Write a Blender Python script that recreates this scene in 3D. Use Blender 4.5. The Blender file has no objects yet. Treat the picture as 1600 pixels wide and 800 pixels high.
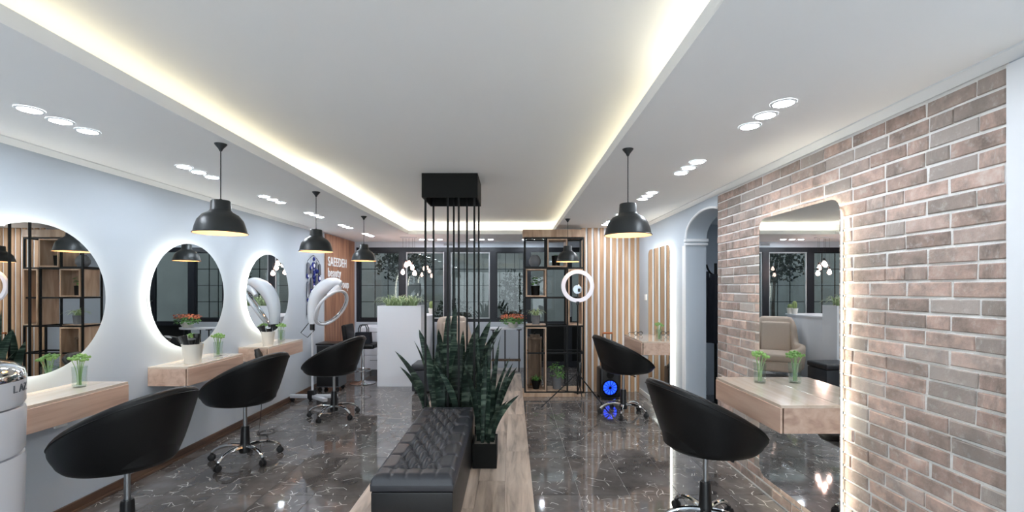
import bpy, bmesh, math, random
from mathutils import Vector, Matrix

random.seed(11)
scene = bpy.context.scene
COL = scene.collection
PI = math.pi
F = 711.111          # focal length in pixels of the 1600 px frame (16 mm on 36 mm)
EYE = 1.55           # camera height
XL, XR = -3.03, 1.90 # left and right wall
YB, YF = 8.85, -3.6  # window wall, wall behind the camera
SOF, FAS, CEIL = 2.45, 2.515, 2.65   # soffit underside, lip of the cove, raised ceiling

# ------------------------------------------------------------------ camera, world, exposure
cam_d = bpy.data.cameras.new('camera')
cam_d.lens = 16.0
cam_d.sensor_width = 36.0
cam_d.shift_y = 50.0 / 1600.0
cam_d.clip_start = 0.02
cam = bpy.data.objects.new('camera', cam_d)
COL.objects.link(cam)
cam.location = (0, 0, EYE)
cam.rotation_euler = (PI / 2, 0, 0)
scene.camera = cam

world = bpy.data.worlds.new('night_sky')
scene.world = world
world.use_nodes = True
bgn = world.node_tree.nodes['Background']
bgn.inputs[0].default_value = (0.5, 0.53, 0.56, 1)
bgn.inputs[1].default_value = 0.72

vs = scene.view_settings
vs.view_transform = 'Standard'
vs.look = 'None'
vs.exposure = 1.38
vs.gamma = 1.0
vs.use_curve_mapping = False

# added cool fill light behind the camera, as if daylight through an unseen shopfront
fill_d = bpy.data.lights.new('added_fill_light', 'AREA')
fill_d.shape = 'RECTANGLE'; fill_d.size = 4.2; fill_d.size_y = 2.1
fill_d.energy = 36.0; fill_d.color = (0.86, 0.94, 1.0)
fill = bpy.data.objects.new('added_fill_light', fill_d)
COL.objects.link(fill)
fill.location = (-0.55, YF - 0.02, 1.25)
fill.rotation_euler = (PI / 2, 0, 0)

DOWN_E = 54.0        # radiance of a recessed downlight
COVE_E = 3.5         # radiance of the cove strips
HALO_E = 6.0         # radiance of the strips behind the mirrors

# ------------------------------------------------------------------ materials
def _mat(name):
    m = bpy.data.materials.new(name)
    m.use_nodes = True
    nt = m.node_tree
    return m, nt, nt.nodes['Principled BSDF']

def N(nt, typ, **kw):
    n = nt.nodes.new(typ)
    for k, v in kw.items():
        setattr(n, k, v)
    return n

def rgb(c):
    """sRGB 0-255 to linear RGBA"""
    def f(u):
        u /= 255.0
        return u / 12.92 if u <= 0.04045 else ((u + 0.055) / 1.055) ** 2.4
    return (f(c[0]), f(c[1]), f(c[2]), 1.0)

def mat(name, col, rough=0.5, metal=0.0, spec=0.5, var=0.0, scale=8.0, bump=0.0, bscale=60.0, emit=None, estr=0.0, coat=0.0, trans=0.0):
    m, nt, p = _mat(name)
    c = rgb(col)
    p.inputs['Base Color'].default_value = c
    p.inputs['Roughness'].default_value = rough
    p.inputs['Metallic'].default_value = metal
    p.inputs['Specular IOR Level'].default_value = spec
    p.inputs['Coat Weight'].default_value = coat
    p.inputs['Transmission Weight'].default_value = trans
    if emit is not None:
        p.inputs['Emission Color'].default_value = rgb(emit)
        p.inputs['Emission Strength'].default_value = estr
    tc = N(nt, 'ShaderNodeTexCoord')
    if var > 0:
        nz = N(nt, 'ShaderNodeTexNoise'); nz.inputs['Scale'].default_value = scale; nz.inputs['Detail'].default_value = 4
        nt.links.new(tc.outputs['Object'], nz.inputs['Vector'])
        mx = N(nt, 'ShaderNodeMix', data_type='RGBA')
        mx.inputs[6].default_value = tuple(max(0, x * (1 - var)) for x in c[:3]) + (1,)
        mx.inputs[7].default_value = tuple(min(1, x * (1 + var)) for x in c[:3]) + (1,)
        nt.links.new(nz.outputs['Fac'], mx.inputs[0])
        nt.links.new(mx.outputs[2], p.inputs['Base Color'])
    if bump > 0:
        nb = N(nt, 'ShaderNodeTexNoise'); nb.inputs['Scale'].default_value = bscale; nb.inputs['Detail'].default_value = 3
        nt.links.new(tc.outputs['Object'], nb.inputs['Vector'])
        b = N(nt, 'ShaderNodeBump'); b.inputs['Strength'].default_value = bump; b.inputs['Distance'].default_value = 0.01
        nt.links.new(nb.outputs['Fac'], b.inputs['Height'])
        nt.links.new(b.outputs['Normal'], p.inputs['Normal'])
    return m

def emitter(name, col, strength):
    m = bpy.data.materials.new(name); m.use_nodes = True
    nt = m.node_tree; nt.nodes.clear()
    e = N(nt, 'ShaderNodeEmission'); e.inputs[0].default_value = rgb(col); e.inputs[1].default_value = strength
    o = N(nt, 'ShaderNodeOutputMaterial'); nt.links.new(e.outputs[0], o.inputs[0])
    return m

def ramp(nt, stops):
    r = N(nt, 'ShaderNodeValToRGB')
    el = r.color_ramp.elements
    while len(el) < len(stops):
        el.new(0.5)
    for e, (pos, c) in zip(el, stops):
        e.position = pos
        e.color = c if len(c) == 4 else rgb(c)
    return r

def shifted_coords(nt, sx, sy, sz, shift=20.0):
    tc = N(nt, 'ShaderNodeTexCoord'); oi = N(nt, 'ShaderNodeObjectInfo')
    mul = N(nt, 'ShaderNodeMath', operation='MULTIPLY'); mul.inputs[1].default_value = shift
    nt.links.new(oi.outputs['Random'], mul.inputs[0])
    add = N(nt, 'ShaderNodeVectorMath', operation='ADD')
    nt.links.new(tc.outputs['Object'], add.inputs[0]); nt.links.new(mul.outputs[0], add.inputs[1])
    mp = N(nt, 'ShaderNodeMapping'); mp.inputs['Scale'].default_value = (sx, sy, sz)
    nt.links.new(add.outputs[0], mp.inputs['Vector'])
    return mp, oi

def wood(name, dark, mid, light, grain=(14, 14, 1.2), rough=0.5, objvar=0.25, coat=0.0, knots=0.0):
    m, nt, p = _mat(name)
    mp, oi = shifted_coords(nt, *grain)
    n1 = N(nt, 'ShaderNodeTexNoise'); n1.inputs['Scale'].default_value = 1.6; n1.inputs['Detail'].default_value = 6; n1.inputs['Distortion'].default_value = 0.6
    nt.links.new(mp.outputs[0], n1.inputs['Vector'])
    r = ramp(nt, [(0.3, dark), (0.5, mid), (0.72, light)])
    nt.links.new(n1.outputs['Fac'], r.inputs[0])
    hs = N(nt, 'ShaderNodeHueSaturation')
    mr = N(nt, 'ShaderNodeMapRange'); mr.inputs[3].default_value = 1 - objvar; mr.inputs[4].default_value = 1 + objvar
    nt.links.new(oi.outputs['Random'], mr.inputs[0]); nt.links.new(mr.outputs[0], hs.inputs['Value'])
    nt.links.new(r.outputs[0], hs.inputs['Color'])
    nt.links.new(hs.outputs[0], p.inputs['Base Color'])
    p.inputs['Roughness'].default_value = rough
    p.inputs['Coat Weight'].default_value = coat
    b = N(nt, 'ShaderNodeBump'); b.inputs['Strength'].default_value = 0.12; b.inputs['Distance'].default_value = 0.004
    nt.links.new(n1.outputs['Fac'], b.inputs['Height']); nt.links.new(b.outputs[0], p.inputs['Normal'])
    return m

def marble_mat():
    m, nt, p = _mat('dark_marble')
    mp, oi = shifted_coords(nt, 1, 1, 1, 37.0)
    n0 = N(nt, 'ShaderNodeTexNoise'); n0.inputs['Scale'].default_value = 3.0; n0.inputs['Detail'].default_value = 7; n0.inputs['Roughness'].default_value = 0.6
    nt.links.new(mp.outputs[0], n0.inputs['Vector'])
    base = ramp(nt, [(0.3, (76, 71, 69)), (0.52, (108, 103, 100)), (0.75, (132, 127, 124))])
    nt.links.new(n0.outputs['Fac'], base.inputs[0])
    # veins: edges of warped cells, cut into short strokes by a second noise
    w = N(nt, 'ShaderNodeTexNoise'); w.inputs['Scale'].default_value = 6.0; w.inputs['Detail'].default_value = 2
    nt.links.new(mp.outputs[0], w.inputs['Vector'])
    sc = N(nt, 'ShaderNodeVectorMath', operation='SCALE'); sc.inputs['Scale'].default_value = 0.10
    nt.links.new(w.outputs['Color'], sc.inputs[0])
    ad = N(nt, 'ShaderNodeVectorMath', operation='ADD')
    nt.links.new(mp.outputs[0], ad.inputs[0]); nt.links.new(sc.outputs[0], ad.inputs[1])
    fac = None
    for scale, wid, thr, seed in ((7.0, 0.026, 0.58, 0.0), (4.5, 0.016, 0.575, 7.3), (9.0, 0.028, 0.60, 3.1)):
        of = N(nt, 'ShaderNodeVectorMath', operation='ADD'); of.inputs[1].default_value = (seed, seed * 1.7, 0)
        nt.links.new(ad.outputs[0], of.inputs[0])
        v = N(nt, 'ShaderNodeTexVoronoi', feature='DISTANCE_TO_EDGE', voronoi_dimensions='2D'); v.inputs['Scale'].default_value = scale
        nt.links.new(of.outputs[0], v.inputs['Vector'])
        r = ramp(nt, [(0.0, (1, 1, 1, 1)), (wid, (0, 0, 0, 1))])
        nt.links.new(v.outputs['Distance'], r.inputs[0])
        k = N(nt, 'ShaderNodeTexNoise'); k.inputs['Scale'].default_value = 9.0; k.inputs['Detail'].default_value = 1
        nt.links.new(of.outputs[0], k.inputs['Vector'])
        kr = ramp(nt, [(thr, (0, 0, 0, 1)), (thr + 0.05, (1, 1, 1, 1))])
        nt.links.new(k.outputs['Fac'], kr.inputs[0])
        mu = N(nt, 'ShaderNodeMath', operation='MULTIPLY')
        nt.links.new(r.outputs[0], mu.inputs[0]); nt.links.new(kr.outputs[0], mu.inputs[1])
        if fac is None:
            fac = mu
        else:
            mxm = N(nt, 'ShaderNodeMath', operation='MAXIMUM')
            nt.links.new(fac.outputs[0], mxm.inputs[0]); nt.links.new(mu.outputs[0], mxm.inputs[1]); fac = mxm
    mx = N(nt, 'ShaderNodeMix', data_type='RGBA')
    mx.inputs[7].default_value = rgb((244, 240, 234))
    nt.links.new(fac.outputs[0], mx.inputs[0]); nt.links.new(base.outputs[0], mx.inputs[6])
    nt.links.new(mx.outputs[2], p.inputs['Base Color'])
    p.inputs['Roughness'].default_value = 0.055
    p.inputs['IOR'].default_value = 2.1
    return m

def brick_mat():
    m, nt, p = _mat('whitewashed_brick')
    mp, oi = shifted_coords(nt, 1, 1, 1, 53.0)
    n0 = N(nt, 'ShaderNodeTexNoise'); n0.inputs['Scale'].default_value = 9.0; n0.inputs['Detail'].default_value = 6; n0.inputs['Roughness'].default_value = 0.65
    nt.links.new(mp.outputs[0], n0.inputs['Vector'])
    a = ramp(nt, [(0.30, (126, 112, 104)), (0.45, (166, 146, 135)), (0.58, (192, 164, 151)), (0.74, (208, 196, 186))])
    nt.links.new(n0.outputs['Fac'], a.inputs[0])
    g = N(nt, 'ShaderNodeMix', data_type='RGBA'); g.inputs[7].default_value = rgb((160, 152, 145))
    rr = ramp(nt, [(0.35, (0, 0, 0, 1)), (1.0, (0.9, 0.9, 0.9, 1))])
    nt.links.new(oi.outputs['Random'], rr.inputs[0]); nt.links.new(rr.outputs[0], g.inputs[0]); nt.links.new(a.outputs[0], g.inputs[6])
    hs = N(nt, 'ShaderNodeHueSaturation')
    sn = N(nt, 'ShaderNodeMath', operation='MULTIPLY'); sn.inputs[1].default_value = 7.13
    fr = N(nt, 'ShaderNodeMath', operation='FRACT')
    nt.links.new(oi.outputs['Random'], sn.inputs[0]); nt.links.new(sn.outputs[0], fr.inputs[0])
    mr = N(nt, 'ShaderNodeMapRange'); mr.inputs[3].default_value = 0.74; mr.inputs[4].default_value = 1.18
    nt.links.new(fr.outputs[0], mr.inputs[0]); nt.links.new(mr.outputs[0], hs.inputs['Value']); nt.links.new(g.outputs[2], hs.inputs['Color'])
    n1 = N(nt, 'ShaderNodeTexNoise'); n1.inputs['Scale'].default_value = 26.0; n1.inputs['Detail'].default_value = 8; n1.inputs['Roughness'].default_value = 0.7
    nt.links.new(mp.outputs[0], n1.inputs['Vector'])
    wr = ramp(nt, [(0.54, (0, 0, 0, 1)), (0.82, (0.6, 0.6, 0.6, 1))])
    nt.links.new(n1.outputs['Fac'], wr.inputs[0])
    w = N(nt, 'ShaderNodeMix', data_type='RGBA'); w.inputs[7].default_value = rgb((222, 217, 212))
    nt.links.new(wr.outputs[0], w.inputs[0]); nt.links.new(hs.outputs[0], w.inputs[6])
    nt.links.new(w.outputs[2], p.inputs['Base Color'])
    p.inputs['Roughness'].default_value = 0.85
    b = N(nt, 'ShaderNodeBump'); b.inputs['Strength'].default_value = 0.5; b.inputs['Distance'].default_value = 0.006
    nt.links.new(n1.outputs['Fac'], b.inputs['Height']); nt.links.new(b.outputs[0], p.inputs['Normal'])
    return m

def clear_glass(name, tint=(235, 240, 242), gain=1.6):
    m = bpy.data.materials.new(name); m.use_nodes = True
    nt = m.node_tree; nt.nodes.clear()
    t = N(nt, 'ShaderNodeBsdfTransparent'); t.inputs[0].default_value = rgb(tint)
    g = N(nt, 'ShaderNodeBsdfGlossy'); g.inputs['Roughness'].default_value = 0.0
    fr = N(nt, 'ShaderNodeLayerWeight'); fr.inputs['Blend'].default_value = 0.5
    pw = N(nt, 'ShaderNodeMath', operation='POWER'); pw.inputs[1].default_value = 5.0
    nt.links.new(fr.outputs['Facing'], pw.inputs[0])
    mu = N(nt, 'ShaderNodeMath', operation='MULTIPLY_ADD', use_clamp=True); mu.inputs[1].default_value = 0.85; mu.inputs[2].default_value = 0.045 * gain
    nt.links.new(pw.outputs[0], mu.inputs[0])
    mx = N(nt, 'ShaderNodeMixShader'); nt.links.new(mu.outputs[0], mx.inputs[0]); nt.links.new(t.outputs[0], mx.inputs[1]); nt.links.new(g.outputs[0], mx.inputs[2])
    o = N(nt, 'ShaderNodeOutputMaterial'); nt.links.new(mx.outputs[0], o.inputs[0])
    return m

def snake_mat():
    m, nt, p = _mat('snake_leaf')
    mp, oi = shifted_coords(nt, 3, 3, 26, 9.0)
    n = N(nt, 'ShaderNodeTexNoise'); n.inputs['Scale'].default_value = 1.0; n.inputs['Detail'].default_value = 3; n.inputs['Distortion'].default_value = 0.8
    nt.links.new(mp.outputs[0], n.inputs['Vector'])
    r = ramp(nt, [(0.36, (32, 46, 40)), (0.52, (52, 72, 61)), (0.7, (118, 136, 120))])
    nt.links.new(n.outputs['Fac'], r.inputs[0])
    hs = N(nt, 'ShaderNodeHueSaturation')
    mr = N(nt, 'ShaderNodeMapRange'); mr.inputs[3].default_value = 0.85; mr.inputs[4].default_value = 1.7
    nt.links.new(oi.outputs['Random'], mr.inputs[0]); nt.links.new(mr.outputs[0], hs.inputs['Value']); nt.links.new(r.outputs[0], hs.inputs['Color'])
    nt.links.new(hs.outputs[0], p.inputs['Base Color'])
    p.inputs['Roughness'].default_value = 0.42
    return m

M = {
    'wall': mat('white_plaster', (190, 198, 206), 0.75, var=0.015, scale=3),
    'ceil': mat('ceiling_paint', (246, 246, 245), 0.85, var=0.01, scale=2),
    'trim': mat('white_trim', (234, 236, 238), 0.5),
    'mortar': mat('pale_mortar', (238, 236, 232), 0.9, var=0.06, scale=30, bump=0.4, bscale=90),
    'brick': brick_mat(),
    'marble': marble_mat(),
    'grout': mat('floor_grout', (168, 164, 160), 0.6),
    'plank': wood('floor_plank_wood', (126, 112, 100), (182, 164, 148), (210, 194, 178), (9, 0.9, 9), 0.38, 0.16),
    'bouncefloor': mat('pale_bounce_floor', (214, 212, 208), 0.4, var=0.04, scale=5),
    'basewood': wood('brown_skirting', (70, 50, 38), (98, 72, 56), (122, 94, 74), (10, 1, 10), 0.45, 0.1),
    'oak': wood('pale_oak', (178, 148, 130), (200, 170, 151), (213, 188, 170), (1.1, 10, 12), 0.4, 0.05),
    'oaktop': wood('glossy_oak_top', (196, 176, 156), (212, 194, 176), (222, 206, 190), (1.1, 10, 12), 0.12, 0.03, coat=0.6),
    'slat': wood('slat_wood', (160, 122, 90), (184, 146, 112), (204, 170, 138), (10, 10, 0.9), 0.5, 0.14),
    'signwood': wood('sign_wood', (120, 84, 64), (150, 108, 84), (172, 130, 104), (10, 10, 0.8), 0.5, 0.1),
    'rackwood': wood('rack_wood', (158, 128, 104), (186, 156, 130), (204, 178, 154), (8, 8, 1.2), 0.5, 0.08),
    'oldwood': wood('lantern_wood', (84, 66, 52), (112, 92, 74), (140, 118, 98), (12, 12, 1.5), 0.65, 0.08),
    'blackmetal': mat('black_metal', (12, 13, 13), 0.5, spec=0.3),
    'blackmatte': mat('matte_black', (9, 11, 9), 0.6, spec=0.25, bump=0.05),
    'shade': mat('shade_black', (44, 47, 48), 0.38, metal=0.25, spec=0.6),
    'shadein': mat('shade_cream_inside', (238, 214, 186), 0.6),
    'leather': mat('black_leather', (5, 5, 6), 0.42, spec=0.35, bump=0.12, bscale=260),
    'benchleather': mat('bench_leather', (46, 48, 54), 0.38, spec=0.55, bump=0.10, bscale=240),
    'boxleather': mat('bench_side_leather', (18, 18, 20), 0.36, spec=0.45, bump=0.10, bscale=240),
    'chrome': mat('chrome', (226, 228, 230), 0.07, metal=1.0),
    'steel': mat('brushed_steel', (168, 170, 172), 0.28, metal=1.0),
    'plastic': mat('black_plastic', (20, 20, 21), 0.32),
    'rubber': mat('black_rubber', (26, 26, 27), 0.6),
    'whiteplastic': mat('white_plastic', (210, 212, 218), 0.25, coat=0.3),
    'lacquer': mat('white_lacquer', (238, 240, 246), 0.28),
    'mirror': mat('mirror_silver', (236, 240, 240), 0.0, metal=1.0),
    'mirrorback': mat('mirror_back', (60, 62, 64), 0.5),
    'winframe': mat('window_frame', (30, 33, 39), 0.4, metal=0.2),
    'sash': mat('sash_grey', (176, 180, 182), 0.4),
    'pane': clear_glass('window_glass', (222, 230, 230), 0.9),
    'vglass': clear_glass('vase_glass', (246, 250, 248), 1.0),
    'snake': snake_mat(),
    'leaf': mat('leaf_green', (92, 142, 70), 0.5, var=0.35, scale=30),
    'spider': mat('spider_leaf', (176, 196, 150), 0.5, var=0.4, scale=25),
    'bloom': mat('green_bloom', (128, 164, 92), 0.6, var=0.3, scale=60),
    'orange': mat('orange_petal', (206, 112, 72), 0.6, var=0.35, scale=40),
    'stem': mat('stem_green', (136, 168, 110), 0.5, var=0.2, scale=30),
    'cactus': mat('cactus_green', (128, 148, 92), 0.6, var=0.3, scale=40, bump=0.4, bscale=120),
    'soil': mat('pebble_soil', (128, 122, 112), 0.9, var=0.5, scale=60, bump=0.8, bscale=90),
    'greypot': mat('grey_pot', (118, 120, 124), 0.6, var=0.08, scale=20),
    'whitepot': mat('white_pot', (224, 222, 214), 0.45),
    'beige': mat('beige_fabric', (196, 180, 166), 0.9, var=0.05, scale=40, bump=0.3, bscale=350),
    'bluebead': mat('blue_bead', (28, 40, 120), 0.2),
    'silver': mat('aged_silver', (112, 114, 122), 0.35, metal=0.8),
    'copper': mat('copper_grip', (190, 110, 66), 0.3, metal=0.6),
    'coat': mat('dark_cloth', (28, 32, 40), 0.9, bump=0.2, bscale=120),
    'garden': mat('garden_render', (168, 168, 166), 0.9, var=0.25, scale=2.5),
    'gardenground': mat('garden_ground', (74, 76, 70), 0.9, var=0.3, scale=4),
    'treeleaf': mat('night_foliage', (36, 46, 32), 0.7, var=0.5, scale=12),
    'bark': mat('bark', (70, 60, 50), 0.9, var=0.3, scale=20),
    'ivory': mat('ivory_socket', (236, 236, 234), 0.35),
    'ink': mat('grey_ink', (92, 96, 102), 0.5),
    'down': emitter('downlight_glow', (235, 244, 255), DOWN_E),
    'cove': emitter('cove_led', (255, 243, 208), COVE_E),
    'covehot': emitter('cove_led_bright', (255, 247, 222), COVE_E * 2.2),
    'halo': emitter('mirror_led', (255, 250, 232), HALO_E),
    'bulbwarm': emitter('pendant_bulb', (255, 205, 150), 26.0),
    'bulbpink': emitter('cluster_bulb', (255, 206, 190), 14.0),
    'ringglow': mat('ring_diffuser', (244, 240, 246), 0.5, emit=(244, 240, 248), estr=0.06),
    'blueglow': emitter('speaker_led', (30, 70, 255), 1.2),
}

# ------------------------------------------------------------------ geometry helpers
class B:
    """collects shapes in one bmesh and links them as ONE mesh object"""
    def __init__(self):
        self.bm = bmesh.new()
        self.T = Matrix.Identity(4)

    def v(self, p):
        return self.bm.verts.new(self.T @ Vector(p))

    def face(self, vs):
        try:
            return self.bm.faces.new(vs)
        except ValueError:
            return None

    def box(self, x0, x1, y0, y1, z0, z1, bevel=0.0, seg=2):
        t = bmesh.new()
        vs = [t.verts.new((x, y, z)) for x in (x0, x1) for y in (y0, y1) for z in (z0, z1)]
        for f in ((0, 1, 3, 2), (4, 6, 7, 5), (0, 4, 5, 1), (2, 3, 7, 6), (0, 2, 6, 4), (1, 5, 7, 3)):
            t.faces.new([vs[i] for i in f])
        if bevel > 0:
            bmesh.ops.bevel(t, geom=list(t.edges), offset=bevel, segments=seg, profile=0.6, affect='EDGES')
        bmesh.ops.recalc_face_normals(t, faces=list(t.faces))
        self.merge(t)
        return self

    def merge(self, t):
        mp = {}
        for vv in t.verts:
            mp[vv] = self.v(vv.co)
        for f in t.faces:
            self.face([mp[vv] for vv in f.verts])
        t.free()

    def lathe(self, prof, seg=24, c=(0, 0, 0), sx=1.0, sy=1.0):
        rings = []
        for r, z in prof:
            if r < 1e-6:
                rings.append([self.v((c[0], c[1], c[2] + z))])
            else:
                rings.append([self.v((c[0] + sx * r * math.cos(2 * PI * i / seg), c[1] + sy * r * math.sin(2 * PI * i / seg), c[2] + z)) for i in range(seg)])
        for a, b in zip(rings, rings[1:]):
            for i in range(seg):
                j = (i + 1) % seg
                if len(a) == 1 and len(b) == 1:
                    continue
                if len(a) == 1:
                    self.face([a[0], b[j], b[i]])
                elif len(b) == 1:
                    self.face([a[i], a[j], b[0]])
                else:
                    self.face([a[i], a[j], b[j], b[i]])
        return self

    def tube(self, pts, r, seg=8, caps=True, closed=False):
        pts = [Vector(p) for p in pts]
        n = len(pts)
        rad = r if isinstance(r, (list, tuple)) else [r] * n
        rings = []
        up = None
        for i in range(n):
            if closed:
                d = (pts[(i + 1) % n] - pts[i - 1]).normalized()
            else:
                d = (pts[min(i + 1, n - 1)] - pts[max(i - 1, 0)]).normalized()
            if up is None:
                up = d.orthogonal().normalized()
            else:
                up = (up - d * up.dot(d))
                up = up.normalized() if up.length > 1e-6 else d.orthogonal().normalized()
            s = d.cross(up)
            rings.append([self.v(pts[i] + (up * math.cos(2 * PI * k / seg) + s * math.sin(2 * PI * k / seg)) * rad[i]) for k in range(seg)])
        lim = n if closed else n - 1
        for i in range(lim):
            a, b = rings[i], rings[(i + 1) % n]
            for k in range(seg):
                self.face([a[k], a[(k + 1) % seg], b[(k + 1) % seg], b[k]])
        if caps and not closed:
            self.face(rings[0][::-1]); self.face(rings[-1])
        return self

    def prism(self, poly, lo, hi, axis='z'):
        """extrude a 2-D outline along an axis; 'x': outline is (y,z), 'y': (x,z), 'z': (x,y)"""
        def pt(a, b, h):
            return {'x': (h, a, b), 'y': (a, h, b), 'z': (a, b, h)}[axis]
        A = [self.v(pt(a, b, lo)) for a, b in poly]
        C = [self.v(pt(a, b, hi)) for a, b in poly]
        self.face(A[::-1]); self.face(C)
        n = len(poly)
        for i in range(n):
            j = (i + 1) % n
            self.face([A[i], A[j], C[j], C[i]])
        return self

    def band(self, poly, lo, hi, axis='y'):
        def pt(a, b, h):
            return {'x': (h, a, b), 'y': (a, h, b), 'z': (a, b, h)}[axis]
        A = [self.v(pt(a, b, lo)) for a, b in poly]
        C = [self.v(pt(a, b, hi)) for a, b in poly]
        n = len(poly)
        for i in range(n):
            j = (i + 1) % n
            self.face([A[i], A[j], C[j], C[i]])
        return self

    def surf(self, fn, nu, nv, wrap=False):
        g = [[self.v(fn(i / (nu if wrap else nu - 1), j / (nv - 1))) for j in range(nv)] for i in range(nu)]
        for i in range(nu if wrap else nu - 1):
            for j in range(nv - 1):
                k = (i + 1) % nu
                self.face([g[i][j], g[k][j], g[k][j + 1], g[i][j + 1]])
        return self

    def ball(self, c, r, seg=10, rings=6, sz=1.0):
        prof = [(r * math.sin(PI * i / rings), -r * sz * math.cos(PI * i / rings)) for i in range(rings + 1)]
        prof[0] = (0, prof[0][1]); prof[-1] = (0, prof[-1][1])
        return self.lathe(prof, seg, c)

    def build(self, name, material, parent=None, smooth=35, recalc=True):
        bm = self.bm
        if recalc:
            bmesh.ops.recalc_face_normals(bm, faces=list(bm.faces))
        me = bpy.data.meshes.new(name)
        bm.to_mesh(me); bm.free()
        me.materials.append(M[material] if isinstance(material, str) else material)
        if smooth:
            me.polygons.foreach_set('use_smooth', [True] * len(me.polygons))
            me.set_sharp_from_angle(angle=math.radians(smooth))
        o = bpy.data.objects.new(name, me)
        COL.objects.link(o)
        if parent is not None:
            o.parent = parent
        return o

def tag(o, label, cat, group=None):
    o['label'] = label; o['category'] = cat
    if group:
        o['group'] = group
    return o

def thing(name, label, cat, loc=(0, 0, 0), rz=0.0, group=None):
    o = bpy.data.objects.new(name, None)
    COL.objects.link(o)
    o.empty_display_size = 0.1
    o.location = loc; o.rotation_euler = (0, 0, rz)
    return tag(o, label, cat, group)

def struct(o):
    o['kind'] = 'structure'
    return o

def copy_tree(o, parent=None):
    c = o.copy(); COL.objects.link(c)
    c.parent = parent
    for ch in list(o.children):
        copy_tree(ch, c)
    return c

def at(x, y, Y):
    """photo pixel at a known depth -> real-world point (used to read off sizes and positions)"""
    return Vector(((x - 800) * Y / F, Y, EYE - (y - 450) * Y / F))

def rrect(w, h, r, n=6):
    pts = []
    for cx, cy, a0 in ((w / 2 - r, h / 2 - r, 0), (-w / 2 + r, h / 2 - r, PI / 2), (-w / 2 + r, -h / 2 + r, PI), (w / 2 - r, -h / 2 + r, 1.5 * PI)):
        for i in range(n + 1):
            a = a0 + PI / 2 * i / n
            pts.append((cx + r * math.cos(a), cy + r * math.sin(a)))
    return pts

def circle(r, n=64):
    return [(r * math.cos(2 * PI * i / n), r * math.sin(2 * PI * i / n)) for i in range(n)]

def arc_pts(p0, p1, p2, n=10):
    """quadratic curve"""
    p0, p1, p2 = Vector(p0), Vector(p1), Vector(p2)
    return [(1 - t) ** 2 * p0 + 2 * t * (1 - t) * p1 + t * t * p2 for t in (i / n for i in range(n + 1))]

# ================================================================== THE SETTING
# ---- floor: grout bed with dark marble tiles, wood platform strip
PX0, PX1 = -1.11, 0.157
floor = struct(B().box(XL - 0.15, 3.9, YF - 0.1, YB + 0.15, -0.08, -0.004).build('floor', 'grout', smooth=0))
cols = []
x = PX0
while x > XL - 0.05:
    cols.append((max(x - 0.375, XL - 0.02), x)); x -= 0.375
cols.append((PX1, 0.507)); x = 0.507
while x < 2.15:
    cols.append((x, x + 0.375)); x += 0.375
tmesh = {}
for (a, b) in cols:
    y = 3.41 - 0.75 * 5
    while y < YB:
        y1 = min(y + 0.75, YB)
        if y1 > 0.3 and y1 - y > 0.05 and not (a > 2.13):
            key = (round(b - a, 3), round(y1 - y, 3))
            if key not in tmesh:
                g = 0.0021
                o = B().box(-(b - a) / 2 + g, (b - a) / 2 - g, -(y1 - y) / 2 + g, (y1 - y) / 2 - g, -0.012, 0.0).build('tile', 'marble', floor, smooth=0)
                tmesh[key] = o.data
            else:
                o = bpy.data.objects.new('tile', tmesh[key]); COL.objects.link(o); o.parent = floor
            o.location = ((a + b) / 2, (y + y1) / 2, 0)
        y += 0.75
struct(B().box(XL, XR, YF, 0.25, -0.004, 0.002).build('floor_bounce', 'bouncefloor', smooth=0))  # unseen floor added behind the camera, pale to bounce light up to the ceiling
struct(B().box(2.12, 3.9, 3.7, 7.0, -0.004, 0.0).build('floor_hall', 'marble', smooth=0))

plat = struct(B().box(PX0, PX1, 0.2, 8.1, 0.0, 0.012).build('floor_platform', 'basewood', smooth=0))
pw = (PX1 - PX0) / 6
pl_mesh = None
for i in range(6):
    y = 0.2 - [0, 0.55, 0.2, 0.8, 0.35, 0.95][i]
    while y < 8.1:
        a, b = max(y, 0.2), min(y + 1.25, 8.1)
        if b - a > 0.06 and b > 1.2:
            if abs(b - a - 1.25) < 1e-4 and pl_mesh is not None:
                o = bpy.data.objects.new('plank', pl_mesh); COL.objects.link(o); o.parent = plat
            else:
                o = B().box(-pw / 2 + 0.001, pw / 2 - 0.001, -(b - a) / 2 + 0.001, (b - a) / 2 - 0.001, 0, 0.016).build('plank', 'plank', plat, smooth=0)
                if abs(b - a - 1.25) < 1e-4:
                    pl_mesh = o.data
            o.location = (PX0 + pw * (i + 0.5), (a + b) / 2, 0.008)
        y += 1.25

# ---- walls
struct(B().box(XL - 0.12, XL, YF, YB + 0.12, 0, CEIL + 0.1).build('wall_left', 'wall', smooth=0))
struct(B().box(XL - 0.12, -2.7, YF - 0.12, YF, 0, CEIL + 0.1).box(1.6, 3.9, YF - 0.12, YF, 0, CEIL + 0.1).box(-2.7, 1.6, YF - 0.12, YF, 0, 0.15).box(-2.7, 1.6, YF - 0.12, YF, 2.35, CEIL + 0.1).build('wall_front', 'wall', smooth=0))
wf = B()
for k in range(4):
    xx = -2.7 + 4.3 * k / 3
    wf.box(max(xx - 0.03, -2.7), min(xx + 0.03, 1.6), YF - 0.09, YF - 0.03, 0.15, 2.35)
wf = struct(wf.build('window_6', 'winframe', smooth=0))  # unseen shopfront window, invented to go with the added fill light
for k in range(3):
    B().box(-2.7 + 4.3 * k / 3 + 0.03, -2.7 + 4.3 * (k + 1) / 3 - 0.03, YF - 0.064, YF - 0.06, 0.15, 2.35).build('pane', 'pane', wf, smooth=0)
wb = struct(B().box(XL, 0.30, YB, YB + 0.12, 0, 0.89).box(XL, XR, YB, YB + 0.12, 2.34, SOF + 0.02).build('wall_back', 'wall', smooth=0))
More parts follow.
